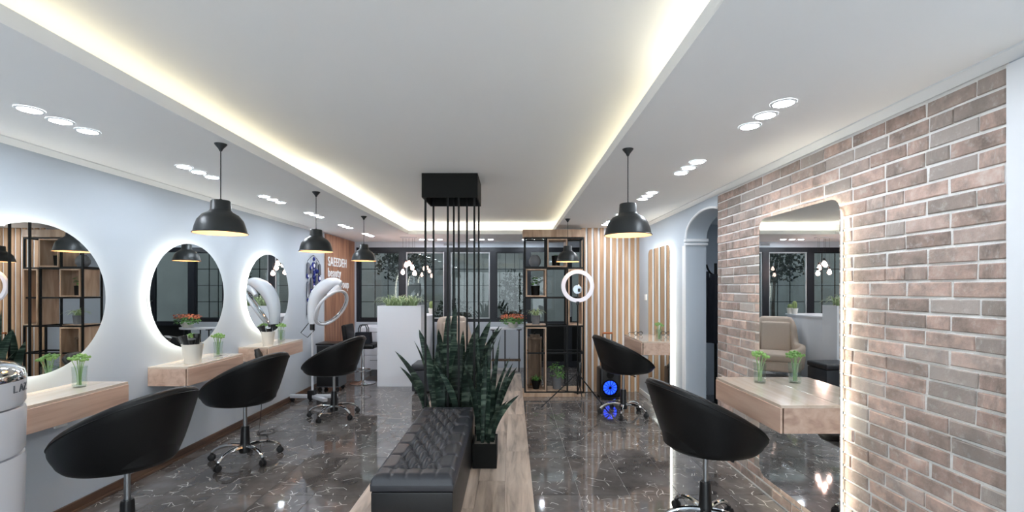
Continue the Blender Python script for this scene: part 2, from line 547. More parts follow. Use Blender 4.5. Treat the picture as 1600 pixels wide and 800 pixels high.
struct(B().box(XR + 0.0, XR + 0.22, YF, 1.74, 0, SOF + 0.02).build('wall_right_entrance', 'wall', smooth=0))
struct(B().box(XR - 0.016, XR + 0.02, 1.60, 1.735, 0, 2.40).box(XR - 0.028, XR, 1.52, 1.64, 0, 2.42, 0.006).build('trim_1', 'trim', smooth=0))
struct(B().box(XR, XR + 0.22, 4.97, 9.0, 0, SOF + 0.02).build('wall_right_rear', 'wall', smooth=0))
# the arch between the brick wall and the rear wall
arc = []
for i in range(25):
    yy = 4.97 - (4.97 - 4.21) * i / 24
    u = (yy - 4.47) / 0.50
    arc.append((yy, 2.08 + 0.235 * math.sqrt(max(0.0, 1 - u * u))))
struct(B().prism([(4.21, SOF + 0.02), (4.97, SOF + 0.02)] + arc, XR, XR + 0.22, 'x').build('wall_right_arch', 'wall', smooth=30))
struct(B().box(XR - 0.012, XR + 0.232, 4.945, 5.0, 2.015, 2.04, 0.004).box(XR - 0.016, XR + 0.236, 4.938, 5.0, 2.052, 2.085, 0.006)
       .box(XR - 0.008, XR, 4.97, 5.06, 0, 2.015).build('trim_2', 'trim', smooth=30))
archline = [(XR - 0.004, yy, zz + 0.012) for yy, zz in arc]
struct(B().tube(archline, 0.012, 6).build('trim_3', 'trim', smooth=40))
# block behind the slats, and the hall behind the arch
struct(B().box(1.04, XR, 6.836, 6.93, 0, SOF + 0.02).build('wall_slat_back', 'wall', smooth=0))
struct(B().box(2.12, 3.9, 6.6, 6.75, 0, 2.5).box(3.8, 3.9, 3.7, 6.6, 0, 2.5).box(2.12, 3.9, 3.6, 3.7, 0, 2.5).build('wall_hall', 'wall', smooth=0))
struct(B().box(1.9, 3.9, 3.6, 6.75, 2.471, 2.55).build('ceiling_hall', 'ceil', smooth=0))

# brick wall
brick_wall = struct(B().box(XR + 0.006, XR + 0.22, 1.74, 4.21, 0, SOF + 0.02).build('wall_right', 'mortar', smooth=0))
MIR_R = (2.975, 1.115, 0.83, 1.89)   # centre along the wall, height, width, height of the tall mirror
rng = random.Random(5)
bmeshes = []
BL, BH = 0.228, 0.0747
for k in range(8):
    b = B()
    t = bmesh.new()
    vs = []
    for xx in (0, 1):
        for yy in (-1, 1):
            for zz in (-1, 1):
                vs.append(t.verts.new((0.02 if xx else 0.0 + rng.uniform(-0.002, 0.002), yy * (BL / 2 - 0.0065) + rng.uniform(-0.003, 0.003), zz * (BH / 2 - 0.0065) + rng.uniform(-0.0022, 0.0022))))
    for f in ((0, 1, 3, 2), (4, 6, 7, 5), (0, 4, 5, 1), (2, 3, 7, 6), (0, 2, 6, 4), (1, 5, 7, 3)):
        t.faces.new([vs[i] for i in f])
    bmesh.ops.recalc_face_normals(t, faces=list(t.faces))
    ed = [e for e in t.edges if all(v.co.x < 0.01 for v in e.verts)]
    bmesh.ops.bevel(t, geom=ed, offset=0.004, segments=1, affect='EDGES')
    b.merge(t)
    o = b.build('brick', 'brick', brick_wall, smooth=0)
    bmeshes.append(o.data)
    bpy.data.objects.remove(o)
slots = []
row = 0
z = 0.012
while z + BH < SOF + 0.005:
    y = 1.742 + [0.0, -0.114][row % 2] + rng.uniform(-0.012, 0.012)
    while y < 4.21:
        L = BL * (1.0 if rng.random() > 0.10 else 0.5)
        a, c = max(y, 1.742), min(y + L, 4.208)
        if 4.208 - c < 0.05:
            c = 4.208
        if slots and c - a < 0.05 and abs(slots[-1][2] - z) < 1e-6:
            slots[-1] = (slots[-1][0], c, z)
        elif c - a < 0.05:
            y = a - L
        else:
            slots.append((a, c, z))
            if c == 4.208:
                break
        y += L
    z += BH; row += 1
keep = []
for (a, c, z) in slots:
    my, mz, mw, mh = MIR_R
    hidden = a > my - mw / 2 + 0.12 and c < my + mw / 2 - 0.12 and z > mz - mh / 2 + 0.12 and z + BH < mz + mh / 2 - 0.12
    if hidden:
        continue
    px = 800 + F * XR / c; py = 450 - F * (z + BH - EYE) / c
    inside = px < 1600 and py < 800
    size = F / c * (1 if inside else 0.01)
    keep.append((size, a, c, z))
keep.sort(reverse=True)
rest = B()
for i, (s, a, c, z) in enumerate(keep):
    if i < 300:
        o = bpy.data.objects.new('brick', rng.choice(bmeshes)); COL.objects.link(o); o.parent = brick_wall
        o.location = (XR + rng.uniform(-0.004, 0.0005), (a + c) / 2, z + BH / 2)
        o.scale = (1, (c - a) / BL, 1)
    else:
        rest.box(XR, XR + 0.02, a + 0.0055, c - 0.0055, z + 0.0055, z + BH - 0.0055)
rest_o = rest.build('brick_rest', 'brick', brick_wall, smooth=0)
rest_o['kind'] = 'stuff'

# skirting and cornices
struct(B().box(XL, XL + 0.018, YF, 7.2, 0, 0.075, 0.004).box(XL, XL + 0.03, YF, 7.2, 0, 0.022, 0.005).build('baseboard_left', 'basewood', smooth=30))
struct(B().box(XR - 0.014, XR, 4.98, 6.76, 0, 0.07, 0.004).build('baseboard_right', 'trim', smooth=30))
def cornice(name, xw, s, y0, y1):
    prof = [(0, 0), (s * 0.04, 0), (s * 0.04, -0.008), (s * 0.022, -0.018), (s * 0.010, -0.032), (0, -0.038)]
    struct(B().prism([(xw + a, SOF + b) for a, b in prof], y0, y1, 'y').build(name, 'trim', smooth=30))
cornice('trim_4', XL, 1, YF, 7.25)
cornice('trim_5', XR, -1, YF, 6.8)

# ceiling: lowered soffit ring with a lip, raised field, LED strips in the cove
CX0, CX1, CY0, CY1 = -1.734, 0.664, -2.6, 7.62
ceiling = struct(B().box(XL - 0.1, XR + 0.4, YF - 0.1, YB + 0.15, CEIL, CEIL + 0.08).build('ceiling', 'ceil', smooth=0))
sof = struct(B().box(XL, CX0, YF, YB, SOF, FAS).box(CX1, XR + 0.22, YF, YB, SOF, FAS).box(CX0, CX1, CY1, YB, SOF, FAS).box(CX0, CX1, YF, CY0, SOF, FAS)
       .build('ceiling_soffit', 'ceil', smooth=0))
d = 0.30
struct(B().box(CX0 - d - 0.02, CX0 - d, CY0 - d, CY1 + d, FAS, CEIL).box(CX1 + d, CX1 + d + 0.02, CY0 - d, CY1 + d, FAS, CEIL)
       .box(CX0 - d, CX1 + d, CY1 + d, CY1 + d + 0.02, FAS, CEIL).box(CX0 - d, CX1 + d, CY0 - d - 0.02, CY0 - d, FAS, CEIL).build('ceiling_cove', 'ceil', smooth=0))
def strip(x0, x1, y0, y1, m):
    B().box(x0, x1, y0, y1, FAS + 0.002, FAS + 0.012).build('led_strip', m, sof, smooth=0)
strip(CX0 - 0.16, CX0 - 0.145, CY0, 4.0, 'cove')
strip(CX0 - 0.16, CX0 - 0.145, 4.0, CY1 + 0.1, 'covehot')
strip(CX1 + 0.145, CX1 + 0.16, CY0, 2.2, 'covehot')
strip(CX1 + 0.145, CX1 + 0.16, 2.2, CY1 + 0.1, 'cove')
strip(CX0 - 0.1, CX1 + 0.1, CY1 + 0.145, CY1 + 0.16, 'covehot')
strip(CX0 - 0.1, CX1 + 0.1, CY0 - 0.16, CY0 - 0.145, 'cove')
# air vent over the windows
v = thing('air_vent', 'small grey slotted air vent high on the wall above the windows', 'vent', (-1.24, YB, 2.395))
B().box(-0.09, 0.09, -0.012, 0, -0.022, 0.022, 0.003).build('vent_frame', 'sash', v)
for k in range(3):
    B().box(-0.08, 0.08, -0.016, -0.01, -0.016 + k * 0.012, -0.011 + k * 0.012).build('slat', 'ink', v, smooth=0)

# ---- windows with grille, glazed door
WZ0, WZ1 = 0.89, 2.34
def window(idx, x0, x1, sash):
    w = 0.062
    f = struct(B().box(x0, x0 + w, YB + 0.01, YB + 0.09, WZ0, WZ1).box(x1 - w, x1, YB + 0.01, YB + 0.09, WZ0, WZ1)
               .box(x0 + w, x1 - w, YB + 0.01, YB + 0.09, WZ0, WZ0 + w).box(x0 + w, x1 - w, YB + 0.01, YB + 0.09, WZ1 - 0.09, WZ1)
               .build('window_%d' % idx, 'winframe', smooth=0))
    a, b, c, d = x0 + w, x1 - w, WZ0 + w, WZ1 - 0.09
    s = 0.022
    B().box(a, a + s, YB + 0.03, YB + 0.07, c, d).box(b - s, b, YB + 0.03, YB + 0.07, c, d).box(a + s, b - s, YB + 0.03, YB + 0.07, c, c + s).box(a + s, b - s, YB + 0.03, YB + 0.07, d - s, d) \
        .build('sash', 'sash' if sash else 'winframe', f, smooth=0)
    B().box(a + s, b - s, YB + 0.045, YB + 0.049, c + s, d - s).build('pane', 'pane', f, smooth=0)
    for t in (0.33, 0.66):
        xx = a + (b - a) * t
        B().box(xx - 0.006, xx + 0.006, YB + 0.16, YB + 0.172, c, d).build('grille_bar', 'blackmetal', f, smooth=0)
    for t in (0.25, 0.5, 0.75):
        zz = c + (d - c) * t
        B().box(a - 0.05, b + 0.05, YB + 0.172, YB + 0.184, zz - 0.006, zz + 0.006).build('grille_bar', 'blackmetal', f, smooth=0)
xs = [-3.03, -2.13, -1.26, -0.37, 0.30]
for i in range(4):
    window(i + 1, xs[i], xs[i + 1], i in (1, 2))
def glazed_door(idx, a, b, hx):
    d_ = struct(B().box(a, a + 0.07, YB + 0.01, YB + 0.09, 0, WZ1).box(b - 0.07, b, YB + 0.01, YB + 0.09, 0, WZ1).box(a + 0.07, b - 0.07, YB + 0.01, YB + 0.09, WZ1 - 0.09, WZ1)
                .box(a + 0.07, b - 0.07, YB + 0.01, YB + 0.09, 0.82, 0.9).box(a + 0.07, b - 0.07, YB + 0.01, YB + 0.09, 0, 0.12).build('door_%d' % idx, 'winframe', smooth=0))
    B().box(a + 0.07, b - 0.07, YB + 0.045, YB + 0.049, 0.9, WZ1 - 0.09).build('pane', 'pane', d_, smooth=0)
    B().box(a + 0.07, b - 0.07, YB + 0.03, YB + 0.07, 0.12, 0.82).build('panel', 'blackmatte', d_, smooth=0)
    B().tube([(hx, YB + 0.01, 1.0), (hx, YB - 0.05, 1.0), (hx, YB - 0.05, 1.3), (hx, YB + 0.01, 1.3)], 0.01, 8).build('handle', 'steel', d_)
glazed_door(1, 0.30, 1.10, 1.06)
glazed_door(2, 1.10, XR, 1.14)

# ---- the garden at night outside
struct(B().box(-6, 4, YB + 0.12, 12.5, -0.15, -0.02).build('ground_outside', 'gardenground', smooth=0))
gw = struct(B().box(-6, 4, 11.6, 11.8, -0.02, 3.2).build('wall_garden', 'garden', smooth=0))
def shrub(name, label, c, rx, rz, n, seed):
    r = random.Random(seed)
    t = thing(name, label, 'tree', (c[0], c[1], -0.02))
    B().tube([(0, 0, 0), (0.03, 0.02, c[2] * 0.5), (-0.02, 0, c[2])], [0.05, 0.04, 0.02], 7).build('trunk', 'bark', t)
    b = B()
    for _ in range(n):
        a, u, q = r.uniform(0, 2 * PI), r.uniform(-1, 1), r.uniform(0.45, 1) 
        s = math.sqrt(1 - u * u)
        p = Vector((rx * q * s * math.cos(a), rx * q * s * math.sin(a), c[2] + rz * q * u))
        d1 = Vector((r.uniform(-1, 1), r.uniform(-1, 1), r.uniform(-1, 1))).normalized(); d2 = d1.orthogonal().normalized()
        L = r.uniform(0.06, 0.12)
        b.face([b.v(p), b.v(p + d1 * L * 0.5 + d2 * L * 0.28), b.v(p + d1 * L), b.v(p + d1 * L * 0.5 - d2 * L * 0.28)])
    b.build('foliage', 'treeleaf', t, smooth=0, recalc=False)
shrub('garden_shrub', 'dark slender tree outside, seen through the window above the flower table', (-0.02, 10.1, 1.25), 0.28, 0.75, 700, 1)
shrub('garden_shrub', 'leafy bush outside the window behind the beige armchair', (-1.35, 10.6, 0.85), 0.55, 0.5, 800, 2)
shrub('garden_shrub', 'overhanging foliage outside the window nearest the sign', (-2.55, 10.8, 2.2), 0.7, 0.55, 900, 3)

# ================================================================== WALL PANELS
# wood panel with lettering on the left wall
sp = thing('sign_panel', 'brown vertical-board wood panel with raised white lettering on left wall', 'sign', (XL, 8.0, 0), PI / 2)
for k in range(7):
    a = -0.66 + k * 0.19
    B().box(a + 0.001, a + 0.189, -0.03, -0.004, 0.0, 2.43).build('board', 'signwood', sp, smooth=0)
B().box(-0.667, 0.672, -0.004, 0, 0.0, 2.43).build('backing', 'trim', sp, smooth=0)
def text_mesh(s, size, depth, offset=0.0):
    cu = bpy.data.curves.new('lettering', 'FONT')
    cu.body = s; cu.size = size; cu.extrude = depth; cu.offset = offset; cu.resolution_u = 3; cu.space_character = 1.12
    o = bpy.data.objects.new('lettering', cu); COL.objects.link(o)
    dg = bpy.context.evaluated_depsgraph_get()
    me = bpy.data.meshes.new_from_object(o.evaluated_get(dg))
    bpy.data.objects.remove(o)
    return me
def add_text(s, size, depth, m, parent, loc, rot, sx=1.0, offset=0.0, name='lettering'):
    me = text_mesh(s, size, depth, offset)
    me.materials.clear(); me.materials.append(M[m])
    o = bpy.data.objects.new(name, me); COL.objects.link(o)
    o.parent = parent; o.location = loc; o.rotation_euler = rot; o.scale = (sx, 1, 1)
    return o
for s, zz, xx, sx in (('SAEEDEH', 1.915, -0.60, 0.92), ('beauty', 1.735, -0.60, 0.92), ('group', 1.545, -0.14, 0.92)):
    add_text(s, 0.215, 0.005, 'trim', sp, (xx, -0.036, zz), (PI / 2, 0, 0), sx * 0.95, 0.001)

# slat wall
sl = thing('slat_panel', 'tall panel of pale wood slats on white backing beside the metal rack', 'wall panel', (1.04, 6.83, 0))
B().box(0, XR - 1.04 - 0.002, -0.012, 0, 0, SOF - 0.002).build('backing', 'trim', sl, smooth=0)
pitch = (XR - 1.04) / 9.4
smesh = None
for k in range(10):
    w = 0.058
    if smesh is None:
        o = B().box(-w / 2, w / 2, -0.035, -0.012, 0.0, SOF - 0.002, 0.002, 1).build('slat', 'slat', sl, smooth=0); smesh = o.data
    else:
        o = bpy.data.objects.new('slat', smesh); COL.objects.link(o); o.parent = sl
    o.location = (0.029 + k * pitch, 0, 0)

# ================================================================== MIRRORS
def mirror(name, label, loc, rz, outline, inset, group):
    """loc on the wall; local x along the wall, -y into the room, origin at the mirror's centre"""
    t = thing(name, label, 'mirror', loc, rz, group)
    off = 0.052
    B().prism(outline, -off - 0.006, -off - 0.001, 'y').build('glass', 'mirror', t, smooth=30)
    sc = [(a * 0.985, b * 0.985) for a, b in outline]
    B().prism(sc, -off - 0.001, -off + 0.006, 'y').build('back_plate', 'mirrorback', t, smooth=30)
    B().band(inset, -off + 0.006, -0.012, 'y').build('led_strip', 'halo', t, smooth=30)
    B().prism([(a * 0.96, b * 0.96) for a, b in inset], -0.042, 0.008, 'y').build('bracket', 'mirrorback', t, smooth=30)
    return t
RM = 0.478
for yy, lb in ((2.85, 'round backlit mirror on left wall, nearest the camera, cut by the frame'),
               (4.215, 'round backlit mirror on left wall above the shelf with white cup of combs'),
               (5.575, 'round backlit mirror on left wall, farthest one, beside the white hair processor')):
    mirror('round_mirror', lb, (XL, yy, 1.48), PI / 2, circle(RM, 72), circle(RM - 0.04, 72), 'round backlit mirrors')
mirror('tall_mirror', 'tall rounded rectangular backlit mirror on the brick wall', (XR, MIR_R[0], MIR_R[1]), -PI / 2, rrect(MIR_R[2], MIR_R[3], 0.075), rrect(MIR_R[2] - 0.08, MIR_R[3] - 0.08, 0.06), 'tall backlit mirrors')
mirror('tall_mirror', 'tall narrow backlit mirror on white wall near the slat panel', (XR, 5.735, MIR_R[1]), -PI / 2, rrect(MIR_R[2], MIR_R[3], 0.075), rrect(MIR_R[2] - 0.08, MIR_R[3] - 0.08, 0.06), 'tall backlit mirrors')

# ================================================================== FLOATING SHELVES
def wall_shelf(label, loc, rz, w):
    t = thing('wall_shelf', label, 'shelf', loc, rz, 'floating oak styling shelves')
    dp = 0.335
    B().box(-w / 2, -w / 2 + 0.018, -dp + 0.02, 0, -0.16, -0.018, 0.001, 1).build('side_panel', 'oak', t, smooth=0)
    B().box(w / 2 - 0.018, w / 2, -dp + 0.02, 0, -0.16, -0.018, 0.001, 1).build('side_panel', 'oak', t, smooth=0)
    B().box(-w / 2 + 0.018, w / 2 - 0.018, -dp + 0.02, 0, -0.16, -0.145).build('bottom_panel', 'oak', t, smooth=0)
    B().box(-w / 2 + 0.018, w / 2 - 0.018, -0.018, 0, -0.145, -0.018).build('back_panel', 'oak', t, smooth=0)
    B().box(-w / 2, w / 2, -dp + 0.003, 0, -0.018, 0.0, 0.001, 1).build('top_panel', 'oaktop', t, smooth=0)
    B().box(-w / 2, w / 2, -dp - 0.001, -dp + 0.011, -0.160, -0.0185, 0.0015, 1).build('drawer_front', 'oak', t, smooth=0)
    return t
SH = 0.893
wall_shelf('floating oak shelf on left wall under the nearest round mirror', (XL, 2.80, SH), PI / 2, 0.80)
wall_shelf('floating oak shelf on left wall holding a white cup of combs and a vase', (XL, 4.175, SH), PI / 2, 0.78)
wall_shelf('floating oak shelf on left wall under the farthest round mirror, hair dryer at its end', (XL, 5.45, SH), PI / 2, 0.82)
wall_shelf('floating oak shelf in front of the tall mirror on the brick wall', (XR - 0.060, 2.955, SH), -PI / 2, 0.81)
wall_shelf('floating oak shelf in front of the tall mirror near the slat panel', (XR - 0.060, 5.69, 0.93), -PI / 2, 0.82)

# ================================================================== CHAIRS
def make_chair(label, loc, rz):
    """tub chair; local +x is the front"""
    t = thing('salon_chair', label, 'chair', loc, rz, 'black tub styling chairs')
    A_, Bb = 0.388, 0.322
    zb = 0.515
    def rim(ph):
        c = math.cos(ph)
        return 0.788 - 0.196 * c + 0.015 * math.sin(ph) ** 2
    def prof(ph):
        c = math.cos(ph)
        k0 = 0.80 + 0.165 * c + 0.03 * (1 - c * c)
        h = rim(ph)
        pts = [(0.0, zb), (0.5 * k0, zb), (0.80 * k0, zb + 0.002), (0.92 * k0, zb + 0.012), (0.985 * k0, zb + 0.034)]
        z0, r0 = zb + 0.055, k0 * 1.015
        if z0 > h - 0.05:
            z0 = h - 0.05
        for i in range(7):
            u = i / 6
            pts.append((r0 + (1.0 - r0) * (u ** 0.85) + 0.035 * math.sin(PI * u) * max(0, c), z0 + (h - 0.03 - z0) * u))
        for i in range(1, 6):                       # padded rolled rim
            a = PI * i / 6
            pts.append((0.93 + 0.07 * math.cos(a) - 0.03 * max(0, c) * (i / 6), h - 0.03 + 0.03 * math.sin(a)))
        zs = 0.56
        for i in range(5):
            u = i / 4
            pts.append((0.86 + (0.70 - 0.86) * u, (h - 0.03) + (zs - h + 0.03) * u))
        pts.append((0.0, zs))
        return pts
    n = len(prof(0))
    b = B()
    seg = 56
    g = []
    for i in range(seg):
        ph = 2 * PI * i / seg
        g.append([b.v((A_ * r * math.cos(ph), Bb * r * math.sin(ph), z)) for r, z in prof(ph)])
    for i in range(seg):
        k = (i + 1) % seg
        for j in range(n - 1):
            if j == 0:
                b.face([g[i][0], g[k][1], g[i][1]]) if False else b.face([g[i][j], g[k][j], g[k][j + 1], g[i][j + 1]])
            else:
                b.face([g[i][j], g[k][j], g[k][j + 1], g[i][j + 1]])
    bmesh.ops.remove_doubles(b.bm, verts=list(b.bm.verts), dist=1e-4)
    sh = b.build('shell', 'leather', t, smooth=60)
    # stitched piping along the outer rim
    pp = [(A_ * 1.004 * math.cos(2 * PI * i / 64), Bb * 1.004 * math.sin(2 * PI * i / 64), rim(2 * PI * i / 64) - 0.032) for i in range(64)]
    B().tube(pp, 0.0035, 5, closed=True).build('piping', 'leather', sh)
    B().lathe([(0, 0.555), (0.215, 0.555), (0.228, 0.572), (0.22, 0.592), (0.18, 0.602), (0, 0.606)], 32, (0.02, 0, 0)).build('seat_cushion', 'leather', t, smooth=50)
    B().lathe([(0, 0.50), (0.09, 0.50), (0.09, 0.517), (0, 0.517)], 20).build('seat_plate', 'plastic', t)
    B().lathe([(0, 0.24), (0.0165, 0.24), (0.0165, 0.505), (0, 0.505)], 16).build('gas_lift', 'steel', t)
    B().lathe([(0, 0.07), (0.046, 0.07), (0.05, 0.09), (0.046, 0.13), (0.040, 0.16), (0.034, 0.29), (0.030, 0.305), (0, 0.305)], 20).build('column_cover', 'plastic', t)
    B().tube([(0.02, -0.03, 0.495), (0.06, -0.13, 0.49), (0.065, -0.17, 0.488)], [0.005, 0.005, 0.009], 6).build('lever', 'plastic', t)
    leg = cas = None
    for k in range(5):
        a = 2 * PI * k / 5 + 0.35
        if leg is None:
            b = B()
            pts = arc_pts((0.03, 0, 0.125), (0.20, 0, 0.155), (0.285, 0, 0.072), 9)
            b.tube(pts, [0.021, 0.020, 0.019, 0.018, 0.017, 0.016, 0.015, 0.014, 0.013, 0.012], 10)
            leg = b.build('leg', 'chrome', t)
            c = B()
            for s in (-1, 1):
                c.T = Matrix.Translation((0.288, s * 0.014, 0.028)) @ Matrix.Rotation(PI / 2, 4, 'X')
                c.lathe([(0, -0.009), (0.022, -0.009), (0.028, -0.005), (0.028, 0.005), (0.022, 0.009), (0, 0.009)], 18)
            c.T = Matrix.Identity(4)
            c.box(0.272, 0.304, -0.006, 0.006, 0.02, 0.06, 0.003)
            c.lathe([(0, 0.05), (0.012, 0.05), (0.012, 0.076), (0, 0.076)], 10, (0.285, 0, 0))
            cas = c.build('caster', 'rubber', leg)
            l2 = leg
        else:
            l2 = leg.copy(); COL.objects.link(l2); l2.parent = t
            c2 = cas.copy(); COL.objects.link(c2); c2.parent = l2
        l2.rotation_euler = (0, 0, a)
    return t
def place(label, loc, rz, src=[None]):
    if src[0] is None:
        src[0] = make_chair(label, loc, rz)
        return src[0]
    c = copy_tree(src[0])
    c.location = loc; c.rotation_euler = (0, 0, rz); c['label'] = label
    return c
place('black leather tub chair nearest the camera, at the first left shelf', (-2.265, 2.68, 0), PI - 0.28)
place('black leather tub chair at the middle left shelf with the white cup', (-2.41, 4.11, 0), PI - 0.28)
place('black leather tub chair in front of the white hair processor', (-2.15, 5.5, 0), PI - 0.28)
place('black leather tub chair beside the brick wall', (1.245, 2.93, 0), 0.28)
place('black leather tub chair between the speaker and the far right shelf', (1.37, 5.6, 0), 0.26)

# ================================================================== PENDANT LAMPS
def make_pendant(label, loc):
    t = thing('pendant_lamp', label, 'lamp', (loc[0], loc[1], SOF), 0, 'black dome pendant lamps')
    B().lathe([(0, 0), (0.036, 0), (0.034, -0.006), (0.014, -0.03), (0.007, -0.045), (0, -0.045)], 20).build('canopy', 'shade', t)
    B().tube([(0, 0, -0.04), (0, 0, -0.35)], 0.003, 6).build('cord', 'blackmetal', t)
    sh = B().lathe([(0, -0.345), (0.008, -0.345), (0.008, -0.352), (0.050, -0.354), (0.054, -0.360), (0.057, -0.412), (0.066, -0.425), (0.100, -0.445), (0.126, -0.478), (0.140, -0.520), (0.147, -0.552), (0.153, -0.556), (0.153, -0.560), (0.148, -0.560)], 40) \
        .build('shade', 'shade', t, smooth=40)
    B().lathe([(0.0, -0.42), (0.058, -0.428), (0.096, -0.450), (0.121, -0.482), (0.136, -0.522), (0.148, -0.5595)], 40).build('shade_lining', 'shadein', sh, smooth=50)
    B().lathe([(0, -0.42), (0.016, -0.42), (0.016, -0.46), (0, -0.46)], 12).build('socket', 'plastic', t)
    B().ball((0, 0, -0.492), 0.032, 14, 8).build('bulb', 'bulbwarm', t)
    return t
pend = None
for lb, (px_, py_) in (('black dome pendant nearest the camera on the left', (-1.82, 2.844)),
                       ('black dome pendant, second of the left row', (-1.836, 4.266)),
                       ('black dome pendant, farthest of the left row, before the sign panel', (-1.86, 5.713)),
                       ('black dome pendant on the right, large and near the brick wall', (0.751, 2.949)),
                       ('black dome pendant on the right, small, in front of the rack', (0.725, 5.925))):
    if pend is None:
        pend = make_pendant(lb, (px_, py_))
    else:
        c = copy_tree(pend); c.location = (px_, py_, SOF); c['label'] = lb

# ================================================================== DOWNLIGHTS
dl = None
def downlight(x, y, z, label):
    global dl
    if dl is None:
        dl = thing('downlight', label, 'downlight', (x, y, z), 0, 'recessed round downlights')
        B().lathe([(0.046, -0.0005), (0.046, -0.006), (0.056, -0.004), (0.058, -0.0005)], 28).build('trim_ring', 'trim', dl)
        B().lathe([(0, -0.004), (0.046, -0.004), (0.046, -0.001), (0, -0.001)], 28).build('lens', 'down', dl)
    else:
        c = copy_tree(dl); c.location = (x, y, z); c['label'] = label
ords = ['first', 'second', 'third', 'fourth', 'fifth', 'sixth']
for side, xx, ys in (('right', 1.32, (2.37, 3.40, 4.44, 5.4, 6.3)), ('left', -2.43, (2.45, 3.53, 4.62, 5.6, 6.65, 7.7))):
    for k, yc in enumerate(ys):
        for j, nm in ((-1, 'nearest'), (0, 'middle'), (1, 'farthest')):
            downlight(xx, yc + j * 0.157, SOF, '%s round downlight of the %s trio from the camera, %s soffit' % (nm, ords[k], side))
for nm, xc in (('left', -1.50), ('middle', -0.56), ('right', 0.40)):  # right trio is added to brighten the back, hidden behind the rack
    for j, q in ((-1, 'leftmost'), (0, 'centre'), (1, 'rightmost')):
        downlight(xc + j * 0.165, 8.42, SOF, '%s round downlight of the %s trio above the windows' % (q, nm))
for side, xx in (('right', 1.32), ('left', -2.43)):  # rows continued out of view, added to raise the room brightness
    for k, yc in enumerate((1.1, 0.15, -0.8, -1.8, -2.8)):
        for j, nm in ((1, 'foremost'), (0, 'middle'), (-1, 'rearmost')):
            downlight(xx, yc + j * 0.157, SOF, '%s round downlight of the %s added trio overhead or behind the camera, %s soffit' % (nm, ords[k], side))
downlight(2.30, 5.2, 2.471, 'single round downlight in the hall behind the arch')
downlight(2.95, 5.2, 2.471, 'round downlight deeper in the hall, hidden past the arch')

# bulb cluster hanging over the reception desk
bc = thing('bulb_pendant', 'cluster of bare glowing bulbs on thin cords over the reception desk', 'lamp', (-1.83, 8.05, SOF))
B().box(-0.14, 0.14, -0.05, 0.05, -0.018, 0, 0.004).build('canopy', 'trim', bc)
for xx, yy, zz in ((-0.10, 0.0, -0.60), (-0.05, 0.03, -0.47), (0.015, -0.03, -0.45), (0.065, 0.02, -0.52), (0.11, -0.01, -0.62)):
    cd = B().tube([(xx, yy, -0.02), (xx, yy, zz + 0.07)], 0.002, 6).build('cord', 'plastic', bc)
    B().lathe([(0, 0), (0.014, 0), (0.016, -0.045), (0, -0.045)], 12, (xx, yy, zz + 0.075)).build('socket', 'plastic', cd)
    B().lathe([(0, 0.035), (0.012, 0.03), (0.02, 0.012), (0.034, -0.018), (0.032, -0.042), (0.018, -0.058), (0, -0.062)], 16, (xx, yy, zz)).build('bulb', 'bulbpink', cd)

# ================================================================== BENCH
bx0, bx1, by0, by1, bt = -0.815, -0.343, 2.63, 4.17, 0.47
bench = thing('tufted_bench', 'long black leather storage bench with button-tufted lid', 'bench', ((bx0 + bx1) / 2, (by0 + by1) / 2, 0.024))
hw, hl = (bx1 - bx0) / 2, (by1 - by0) / 2
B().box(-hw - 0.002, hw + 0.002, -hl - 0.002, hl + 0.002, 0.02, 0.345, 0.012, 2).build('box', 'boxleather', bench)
for sx in (-1, 1):
    for sy in (-1, 1):
        B().lathe([(0, 0), (0.02, 0), (0.024, 0.022), (0, 0.022)], 14, (sx * (hw - 0.05), sy * (hl - 0.05), 0)).build('foot', 'plastic', bench)
ncol, nrow = 4, 13
cw, cl = 2 * (hw - 0.055) / (ncol - 1) , 2 * (hl - 0.12) / (nrow - 1)
btn = []
for j in range(nrow):
    for i in range(ncol if j % 2 == 0 else ncol - 1):
        xx = -(ncol - 1) / 2 * cw * 0.72 + (i + (0 if j % 2 == 0 else 0.5)) * cw * 0.72
        btn.append((xx, -hl + 0.12 + j * cl))
def crease(x, y):
    """tufted height: dips at the buttons, pleats along the diamond lines and out to the edges"""
    px_ = cw * 0.72; py_ = cl * 2
    inside = abs(x) <= (ncol - 1) / 2 * px_ + 1e-6 and -hl + 0.12 <= y <= hl - 0.12
    u = (x + (ncol - 1) / 2 * px_) / px_; w = (y + hl - 0.12) / py_
    if inside:
        a = abs(((u + w) % 1.0)); a = min(a, 1 - a)
        b = abs(((u - w) % 1.0)); b = min(b, 1 - b)
        q = min(a, b) * 2
        pl = 0.013 * math.exp(-(q / 0.16) ** 2)
        pu = 0.020 * math.sin(min(1, a * 2) * PI / 2) * math.sin(min(1, b * 2) * PI / 2)
    else:
        wy = abs((w % 1.0)); wy = min(wy, 1 - wy)
        pl = 0.010 * math.exp(-(wy * py_ / 0.013) ** 2) if abs(y) < hl - 0.1 else 0.0
        pu = 0.008
        if abs(y) > hl - 0.12:
            ux = abs(u % 1.0); ux = min(ux, 1 - ux)
            pl = 0.006 * math.exp(-(ux * px_ / 0.008) ** 2) if abs(x) < hw - 0.09 else 0.0
            if y > -hl + 0.12 and y < hl - 0.12:
                pl = 0
    dip = 0.0
    for (bx, by) in btn:
        dd = (x - bx) ** 2 + (y - by) ** 2
        if dd < 0.004:
            dip = max(dip, 0.020 * math.exp(-dd / 0.00035))
    return pu - max(pl, dip)
b = B()
nx, ny = 72, 210
